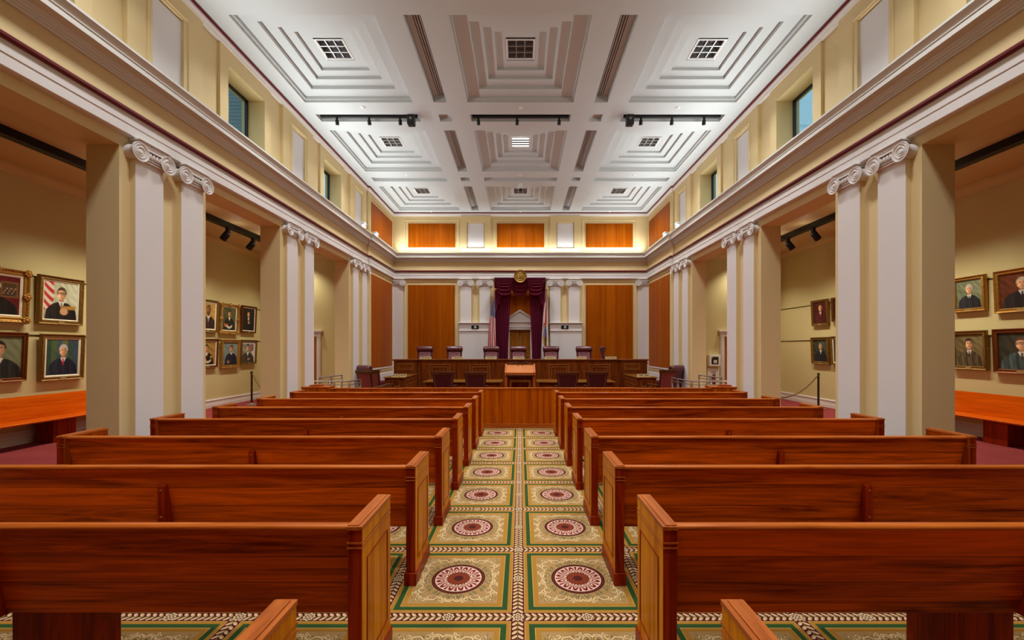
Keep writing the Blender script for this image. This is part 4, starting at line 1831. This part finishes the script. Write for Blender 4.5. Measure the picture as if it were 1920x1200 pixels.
def fl_flag(U, V):
    c = np.zeros((len(U), 3))
    c[:] = (228, 220, 212)
    band = np.abs(U - (.30 + .62 * (1 - V) * .55) ) < .17
    c[band & (V > .45)] = (196, 22, 34)
    band2 = np.abs(U - (.95 - .75 * (1 - V))) < .14
    c[band2 & (V < .62)] = (196, 22, 34)
    d = np.sqrt(((U - .5) * .8) ** 2 + ((V - .40) * 1.15) ** 2)
    c[d < .235] = (206, 150, 60)
    c[d < .20] = (84, 124, 170)
    c[(d < .20) & (V < .38)] = (70, 92, 52)
    c[(d < .20) & (V < .38) & (U > .5)] = (180, 130, 50)
    c[(d < .12) & (U > .55)] = (196, 60, 40)
    return c


for nm, lab, px, cf, lean in (('us_flag', 'stars and stripes flag hanging from a pole left of the drape', -1.0, us_flag, -1), ('state_flag', 'white flag with red bars and round emblem hanging right of the drape', .99, fl_flag, -1)):
    r = thing('flag', lab, 'flag', (px, 15.92, ZP))
    m = MB().tube([(0, 0, .03), (0, 0, 3.30)], .014, 10)
    obj('pole', m, BRASS, r)
    m = MB().lathe([(0, 0), (.13, 0), (.13, .02), (.05, .04), (.03, .07), (0, .07)], (0, 0, 0), 'z', 20)
    obj('stand', m, BRASS, r)
    m = MB()
    if px < 0:
        m.sph((0, 0, 3.34), .03, 12, 8)
        m.sph((0, 0, 3.40), (.022, .022, .04), 10, 8)
        for q in (-1, 1):
            m.tube([(0, 0, 3.40), (q * .06, 0, 3.43), (q * .11, 0, 3.41)], [.02, .016, .003], 6)
    else:
        m.lathe([(0, 3.30), (.03, 3.31), (.02, 3.36), (.035, 3.40), (.0, 3.50)], (0, 0, 0), 'z', 12)
    obj('finial', m, BRASS, r)

    def flagfn(u, v, px=px):
        z = (1.22 if px < 0 else .72) + (1.82 if px < 0 else 2.33) * v - .10 * u * v
        wd = .06 + (.26 if px < 0 else .25) * (1 - v) ** .6
        x = .02 - wd * u + (.05 * (1 - v) if px < 0 else .07 * (1 - v))
        y = -.06 + .04 * math.sin(2 * PI * 2.6 * u + 2.0 * v) * (.4 + .6 * (1 - v)) - .02 * u
        return (x, y, z)
    colored('cloth', flagfn, cf, 70, 130, CLOTH, r)
    m = MB().tube([(.01, -.02, 3.0), (.02, -.03, 2.2 if px < 0 else 2.6), (.025, -.02, 1.2 if px < 0 else .75)], .008, 6)
    obj('fringe', m, BRASS, r)

# small black camera niches in the pedestals
for x, side in ((-1.78, 'left'), (1.735, 'right')):
    r = thing('wall_speaker', 'small black wall box with round lens in the ' + side + ' white pedestal', 'wall camera', (x, D - .17, 2.595))
    m = MB().box(-.145, .145, -.012, 0, -.068, .068)
    obj('box', m, BLACKP, r, bevel=.004)
    m = MB().lathe([(0, -.05), (.03, -.05), (.045, -.035), (.045, -.012), (0, -.012)], (.01, 0, -.005), 'y', 18)
    obj('lens_housing', m, WHITEP, r)
    m = MB().lathe([(0, -.056), (.018, -.056), (.02, -.05), (0, -.05)], (.01, 0, -.005), 'y', 14)
    obj('lens', m, BLACKP, r)

# ------------------------------------------------------------------ boxes on the right gallery end wall
r = thing('defibrillator_cabinet', 'white wall cabinet with dark window on the right gallery end wall', 'wall cabinet', (6.80, YG, 1.34))
m = MB().box(-.195, .195, -.16, 0, -.20, .20)
obj('case', m, WHITEP, r, bevel=.012)
m = MB().box(-.12, .12, -.164, -.16, -.13, .13)
w_ = obj('window', m, BLACKP, r)
m = MB().box(-.05, .07, -.168, -.164, -.09, .02)
obj('kit', m, PAPER, w_)
m = MB().box(-.115, -.085, -.168, -.164, .08, .125)
obj('sticker', m, newmat('yellow_sticker', S(190, 190, 60), .6)[0], w_)
r = thing('extinguisher_cabinet', 'recessed white cabinet with red item below the defibrillator cabinet', 'wall cabinet', (6.80, YG - .003, .72))
m = MB().ring(.40, .70, [(0, 0), (0, -.04), (.12, -.04), (.12, 0)], 0, 0)
m.box(-.20, .20, -.005, 0, -.35, .35)
obj('case', m, WHITEP, r, bevel=.006)
m = MB().lathe([(0, -.22), (.05, -.22), (.055, -.2), (.055, .08), (.03, .12), (.015, .16), (0, .16)], (0, -.058, 0), 'z', 16)
obj('extinguisher', m, newmat('extinguisher_red', S(120, 30, 22), .4)[0], r)

# ------------------------------------------------------------------ stanchions and ropes


def stanchion(label, loc):
    r = thing('stanchion', label, 'stanchion', loc)
    m = MB().lathe([(0, 0), (.16, 0), (.165, .012), (.13, .025), (.05, .04), (.035, .07), (0, .07)], (0, 0, 0), 'z', 28)
    obj('base', m, STEEL, r)
    m = MB().lathe([(0, .05), (.028, .05), (.028, .97), (.036, .975), (.036, 1.03), (.03, 1.05), (0, 1.05)], (0, 0, 0), 'z', 18)
    obj('post', m, DSTEEL, r)
    return r


ROPE = newmat('rope_dark_gold', S(104, 76, 40), .6)[0]
for s, side, p in ((-1, 'left', (-8.38, 13.05, 0)), (1, 'right', (8.68, 12.2, 0))):
    stanchion('dark bronze stanchion post on the red carpet of the ' + side + ' gallery', (p[0], p[1], .0005))
    a, b = Vector((p[0] - s * .035, p[1] - .02, .98)), Vector((s * 5.535, 10.2, .95))
    pts = []
    for i in range(61):
        t = i / 60
        q = a.lerp(b, t)
        q.z -= .50 * (1 - (2 * t - 1) ** 2)
        pts.append(q + Vector((0, .006 * math.sin(i * 2.1), .006 * math.cos(i * 2.1))))
    m = MB().tube(pts, [.017 + .004 * (i % 2) for i in range(61)], 8)
    tag(obj('barrier_rope', m, ROPE, smooth=60), 'sagging twisted rope hung from the ' + side + ' gallery stanchion', 'rope')

# ------------------------------------------------------------------ portraits
SK = {'fair': (214, 160, 118), 'warm': (196, 138, 94), 'brown': (140, 92, 58)}


def portrait(bg1, bg2, robe, hair, skin='fair', cx=.5, hy=.68, sc_=1.0, tie=(40, 40, 44), glasses=False, bald=False, extra=None, sharp=1, seed=1, hand=None, full=False, beard=False, shirt=(226, 220, 208)):
    def f(U, V):
        rng = np.random.RandomState(seed)
        c = np.zeros((len(U), 3))
        n = np.zeros_like(U)
        for k in range(8):
            fx, fy, ph = rng.uniform(2, 12), rng.uniform(2, 12), rng.uniform(0, 6)
            n += np.sin(fx * U * 3 + fy * V * 3 + ph) / 8
        t = np.clip(.5 + .9 * n + .5 * (U - .5) + .3 * (V - .5), 0, 1)[:, None]
        c[:] = np.array(bg1) * (1 - t) + np.array(bg2) * t
        if extra == 'flag':
            fl = (U < .30 - .10 * np.abs(V - .7)) & (V > .25)
            st = np.floor((V * 9 + U * 6 + .4 * np.sin(8 * U))).astype(int) % 2
            c[fl & (st == 0)] = (190, 50, 46)
            c[fl & (st == 1)] = (222, 206, 186)
        if extra == 'picture':
            fr = (U > .62) & (U < .96) & (V > .45) & (V < .86)
            c[fr] = (120, 88, 44)
            inn = (U > .65) & (U < .93) & (V > .49) & (V < .82)
            c[inn] = (78, 56, 32)
            for k in range(9):
                x_, y_ = .68 + .028 * k, .62 + .06 * ((k * 7) % 3 - 1)
                c[inn & ((U - x_) ** 2 + (V - y_) ** 2 < .0004)] = (186, 150, 110)
                c[inn & ((U - x_) ** 2 + (V - y_ + .06) ** 2 < .0006)] = (40, 34, 32)
        if extra == 'drape':
            for k, col in enumerate(((44, 76, 60), (90, 110, 60), (60, 84, 110), (124, 120, 70), (40, 70, 64), (52, 66, 100))):
                b_ = (U > k / 6 - .02 + .02 * n) & (U <= (k + 1) / 6 + .02 * n)
                c[b_] = .6 * np.array(col) + .4 * c[b_]
        if extra == 'white':
            c[(U > .72)] = (214, 212, 206)
            c[(U > .66) & (U < .86) & (V > .55) & (V < .9)] = (150, 100, 80)
            c[(V > .88)] = (196, 196, 196)
        s_ = sc_
        # shoulders and body
        sh = hy - .215 * s_
        w_ = np.where(V < sh, np.minimum(.085 * s_ + .33 * s_ * np.sqrt(np.clip((sh - V) / (.20 * s_), 0, 1)), .42 * s_) + .18 * np.clip(sh - .20 * s_ - V, 0, 1), 0)
        body = (V < sh) & (np.abs(U - cx) < w_)
        fold = (np.sin((U - cx) * 26 + np.sin(V * 7) * 1.5) + .7 * np.sin((U - cx) * 61 + 5 * V + seed)) * .3 + .5
        rb = np.array(robe)
        lit = np.clip(.35 - (U - cx) * .9, 0, 1)
        c[body] = (rb * (.62 + .75 * fold[:, None]) + 22 * lit[:, None])[body]
        if full:
            lap = (V < .34) & (np.abs(U - cx) < .36)
            c[lap & (V > .16)] = (rb * 1.1)
        # neck, shirt, tie
        neck = (np.abs(U - cx) < .062 * s_) & (V < hy - .08 * s_) & (V > sh - .06 * s_)
        sk = np.array(SK[skin])
        c[neck] = sk * .8
        dv = (sh + .015 * s_ - V)
        shirt_ = (dv > 0) & (dv < .17 * s_) & (np.abs(U - cx) < .085 * s_ * (1 - dv / (.17 * s_)) + .004)
        c[shirt_] = shirt
        if tie:
            ti = (dv > .025 * s_) & (dv < .20 * s_) & (np.abs(U - cx) < .018 * s_ + .05 * dv)
            c[ti] = tie
        # head
        rx, ry = .122 * s_, .152 * s_
        du, dvv = (U - cx) / rx, (V - hy) / ry
        head = du * du + dvv * dvv < 1
        hairm = ((du / 1.13) ** 2 + ((dvv - .10) / 1.08) ** 2 < 1) & (dvv > -.05)
        if hair is not None:
            c[hairm] = hair
        face = head & ((dvv < (.62 if not bald else .95) - .25 * du * du))
        if not bald:
            face &= ~((np.abs(du) > .86) & (dvv > .0))
        shade = (1.08 - .30 * np.clip(du + .1, -1, 1) - .10 * (dvv < -.6))[:, None]
        c[face] = (sk * shade)[face]
        c[head & ((du + 1.0) ** 2 * 6 + (dvv + .05) ** 2 * 8 < .35)] = sk * .85
        for q in (-1, 1):
            c[(np.abs(du - q * .38) < .22) & (np.abs(dvv - .27) < .055)] = np.array(hair if hair else (90, 70, 50)) * .7
            c[((du - q * .38) / .19) ** 2 + ((dvv - .10) / .10) ** 2 < 1] = sk * .70
            c[((du - q * .38) / .13) ** 2 + ((dvv - .10) / .05) ** 2 < 1] = (74, 50, 38)
            c[((du - q * .38 + .08) / .05) ** 2 + ((dvv - .10) / .04) ** 2 < 1] = (206, 186, 166)
        c[(np.abs(du - .10) < .06) & (dvv < .1) & (dvv > -.28)] = sk * .80
        c[(np.abs(du - .02) < .17) & (np.abs(dvv + .27) < .035)] = sk * .66
        cheek = head & (((du - .5) / .3) ** 2 + ((dvv + .22) / .25) ** 2 < 1)
        c[cheek] = (c * .9 + np.array((150, 70, 50)) * .1)[cheek]
        c[(np.abs(du) < .28) & (np.abs(dvv + .50) < .045)] = (150, 84, 70)
        c[(np.abs(du) < .30) & (np.abs(dvv + .50) < .012)] = (96, 48, 40)
        if beard:
            c[head & (dvv < -.36) & ~((np.abs(du) < .26) & (np.abs(dvv + .50) < .06))] = np.array(hair if hair else (120, 110, 100)) * .8
        if glasses:
            for q in (-1, 1):
                rr = np.maximum(np.abs(du - q * .42) / .34, np.abs(dvv - .09) / .20)
                c[(rr > .72) & (rr < 1.05)] = (36, 26, 22)
        if hand is not None:
            hx, hv = hand
            c[((U - hx) / .085) ** 2 + ((V - hv) / .06) ** 2 < 1] = sk * .95
            for k in range(4):
                c[(np.abs(V - (hv + .03 - .02 * k)) < .004) & (np.abs(U - hx) < .06)] = sk * .6
        if extra == 'book':
            c[(U > .52) & (U < .92) & (np.abs(V - .26 - .04 * U) < .055)] = (176, 122, 50)
        if extra == 'papers':
            c[(U > .15) & (U < .75) & (np.abs(V - .18 - .06 * np.sin(9 * U)) < .05)] = (204, 190, 160)
            c[(U > .15) & (U < .45) & (np.abs(V - .24) < .035)] = (180, 74, 40)
        if extra == 'flag':
            c[(U > .50) & (U < .95) & (np.abs(V - .30 - .04 * U) < .05)] = (170, 124, 54)
            c[((U - .60) / .12) ** 2 + ((V - .22) / .09) ** 2 < 1] = sk * .95
        return np.clip(c, 0, 255)
    return f


BLK, NAVY, DKR = (26, 20, 18), (24, 28, 44), (60, 14, 18)


def painting(side, d0, d1, z0, z1, frame, fw, liner, pf, label, ornate=False, plaque=True):
    """d0 < d1: extent along the wall; built facing -y then turned to the wall"""
    s = -1 if side == 'left' else 1
    d0, d1, z0, z1 = d0 * .9905, d1 * .9905, (z0 - 1.77) * .9905 + 1.77, (z1 - 1.77) * .9905 + 1.77
    W, H = d1 - d0, z1 - z0
    r = thing('portrait_painting', label, 'painting', (s * (XG - .004), (d0 + d1) / 2, (z0 + z1) / 2), PI / 2 if s < 0 else -PI / 2)
    tilt = math.radians(2.5)

    def T(x, y, z):
        return (x, y * math.cos(tilt) - (z + H / 2) * math.sin(tilt) - .012, z)
    m = MB().ring(W, H, [(0, 0), (0, -.055), (.010, -.07), (.022, -.062), (fw * .45, -.045), (fw * .8, -.058), (fw - .008, -.05), (fw, -.03), (fw, 0)])
    if ornate:
        for sx in (-1, 0, 1):
            for sz in (-1, 0, 1):
                if sx == 0 and sz == 0:
                    continue
                cx_, cz_ = sx * (W / 2 - fw * .4), sz * (H / 2 - fw * .4)
                for k in range(7):
                    t = k * 2 * PI / 7
                    m.sph((cx_ + .045 * math.cos(t), -.065, cz_ + .045 * math.sin(t)), (.026, .022, .026), 8, 6)
                m.sph((cx_, -.07, cz_), (.032, .03, .032), 8, 6)
        nb = 24
        for k in range(nb):
            for sz in (-1, 1):
                m.sph((-W / 2 + fw * .4 + (W - fw * .8) * k / (nb - 1), -.055, sz * (H / 2 - fw * .25)), (.018, .014, .012), 6, 5)
                m.sph((sz * (W / 2 - fw * .25), -.055, -H / 2 + fw * .4 + (H - fw * .8) * k / (nb - 1)), (.012, .014, .018), 6, 5)
    m.xf(T)
    obj('frame', m, frame, r, smooth=40)
    ins = fw
    if liner:
        m = MB().ring(W - 2 * fw + .01, H - 2 * fw + .01, [(0, -.02), (0, -.042), (.008, -.046), (liner + .008, -.034), (liner + .008, -.02)]).xf(T)
        obj('liner', m, LINER, r, smooth=30)
        ins += liner
    w2, h2 = W - 2 * ins + .004, H - 2 * ins + .004
    colored('canvas', lambda u, v: T(-w2 / 2 + w2 * u, -.030, -h2 / 2 + h2 * v), pf, 100, 116, OIL, r)
    if plaque:
        m = MB().box(-.055, .055, -.066, -.052, -H / 2 + fw * .25, -H / 2 + fw * .7).xf(T)
        obj('plaque', m, PLATE, r)
    return r


P = painting
P('left', 6.83, 7.845, 2.24, 3.20, GOLD, .105, .03, portrait((120, 20, 18), (90, 12, 14), BLK, (205, 190, 170), 'fair', .46, .70, 1.15, None, extra='picture', seed=3),
  'ornate gilt portrait of a robed figure on red, cut by the frame at upper left', True)
P('left', 7.99, 8.81, 2.24, 3.19, GOLDD, .085, .018, portrait((170, 170, 130), (206, 206, 176), BLK, (78, 60, 46), 'fair', .52, .69, 1.05, (110, 110, 90), True, extra='flag', seed=4),
  'portrait of a robed man in glasses with a striped flag behind him')
P('left', 6.95, 7.81, 1.16, 2.06, BROWNF, .075, 0, portrait((92, 104, 74), (128, 130, 96), (34, 36, 36), (40, 28, 22), 'fair', .52, .70, 1.1, (120, 40, 36), seed=5),
  'brown framed portrait of a dark-haired robed man, cut by the frame at lower left')
P('left', 8.03, 8.83, 1.13, 2.05, GOLDD, .075, .03, portrait((44, 66, 56), (84, 100, 74), NAVY, (196, 192, 186), 'fair', .52, .69, 1.0, (180, 30, 40), extra='drape', seed=6),
  'portrait of a white-haired man in a navy robe with red tie')
P('left', 11.93, 12.74, 2.24, 3.20, GOLDD, .075, .03, portrait((160, 110, 40), (206, 164, 84), (52, 30, 28), (90, 70, 54), 'brown', .56, .74, 1.15, (150, 140, 130), beard=True, seed=7),
  'portrait of a bearded man on amber ground, beside the pier at the upper row')
P('left', 12.83, 13.67, 2.22, 3.17, GOLD, .10, .02, portrait((60, 62, 34), (96, 92, 54), BLK, (40, 28, 20), 'warm', .52, .74, .85, None, extra='papers', seed=8),
  'gilt portrait of a seated robed figure with papers, middle of the upper row', True)
P('left', 13.83, 14.58, 2.29, 3.20, BROWNF, .06, .02, portrait((24, 20, 18), (44, 32, 26), (18, 14, 14), (50, 36, 26), 'fair', .48, .74, .85, None, hand=(.52, .36), seed=9),
  'small dark portrait with folded hands at the end of the upper row')
P('left', 11.93, 12.74, 1.19, 2.05, BROWNF, .07, .02, portrait((130, 96, 40), (170, 130, 64), BLK, (60, 44, 30), 'warm', .45, .72, .95, None, extra='papers', hand=(.74, .34), seed=10),
  'portrait of a seated figure reading papers, beside the pier at the lower row')
P('left', 12.88, 13.73, 1.15, 2.04, GOLD, .09, 0, portrait((104, 122, 116), (142, 152, 140), NAVY, (44, 32, 26), 'warm', .56, .73, .9, (30, 30, 50), hand=(.38, .14), seed=11),
  'gilt portrait of a man in navy on grey-green ground, middle of the lower row')
P('left', 13.80, 14.60, 1.24, 2.05, GOLDD, .055, 0, portrait((110, 122, 116), (170, 172, 166), (58, 54, 50), (60, 52, 46), 'fair', .44, .70, 1.05, None, extra='white', hand=(.52, .16), seed=12),
  'small thin-framed portrait with a pale background at the end of the lower row')
P('right', 8.295, 8.93, 2.52, 3.245, GOLD, .075, 0, portrait((96, 104, 76), (140, 142, 112), (34, 34, 36), (190, 184, 172), 'fair', .5, .68, 1.0, (30, 34, 44), seed=13),
  'small portrait of a white-haired man in dark suit, upper row beside the pier')
P('right', 7.28, 8.14, 2.44, 3.25, GOLD, .085, 0, portrait((80, 36, 20), (126, 66, 34), (30, 24, 22), (196, 184, 160), 'fair', .52, .70, 1.0, (34, 34, 38), seed=14),
  'portrait of a white-haired man in black on red-brown ground, upper row at the right edge')
P('right', 8.27, 8.95, 1.33, 2.13, GOLDD, .075, 0, portrait((92, 80, 46), (132, 116, 74), (78, 66, 44), (58, 38, 26), 'fair', .5, .70, 1.0, (30, 30, 34), seed=15),
  'portrait of a dark-haired man in brown suit, lower row beside the pier')
P('right', 7.27, 8.157, 1.29, 2.14, BROWNF, .085, 0, portrait((44, 44, 36), (76, 70, 52), (56, 72, 70), (96, 76, 56), 'fair', .52, .70, 1.08, (70, 62, 44), True, seed=16),
  'brown framed portrait of a man in a teal-grey suit, lower row at the right edge')
P('right', 12.54, 13.25, 2.47, 3.26, GOLDD, .07, 0, portrait((60, 14, 12), (96, 20, 18), (70, 16, 18), (150, 120, 96), 'fair', .52, .70, .9, (200, 60, 50), bald=True, seed=17),
  'dark red portrait of a balding man, upper row above the rope stanchion')
P('right', 11.72, 12.40, 2.55, 3.26, BROWNF, .07, 0, portrait((40, 30, 24), (60, 44, 30), BLK, (90, 80, 70), 'fair', seed=18),
  'portrait half hidden behind the pier, upper row of the far right bay')
P('right', 12.50, 13.26, 1.28, 2.11, GOLDD, .085, 0, portrait((40, 46, 36), (84, 88, 64), (28, 28, 34), (150, 140, 130), 'fair', .52, .70, .9, (200, 190, 170), seed=19),
  'portrait of a man in dark suit on green ground, lower row above the stanchion')
P('right', 11.72, 12.42, 1.27, 2.12, GOLDD, .07, .02, portrait((60, 56, 40), (90, 80, 60), BLK, (120, 110, 100), 'fair', seed=20),
  'portrait half hidden behind the pier, lower row of the far right bay')
# hanging rails along the gallery walls
for s, side in ((-1, 'left'), (1, 'right')):
    for z, nm in ((3.13, 'upper'), (2.02, 'lower')):
        m = MB().box(s * (XG - .008) - .008, s * (XG - .008) + .008, 4.5, YG - .01, z - .008, z + .008)
        struct('trim_picture_rail_%s_%s' % (nm, side), m, DSTEEL)
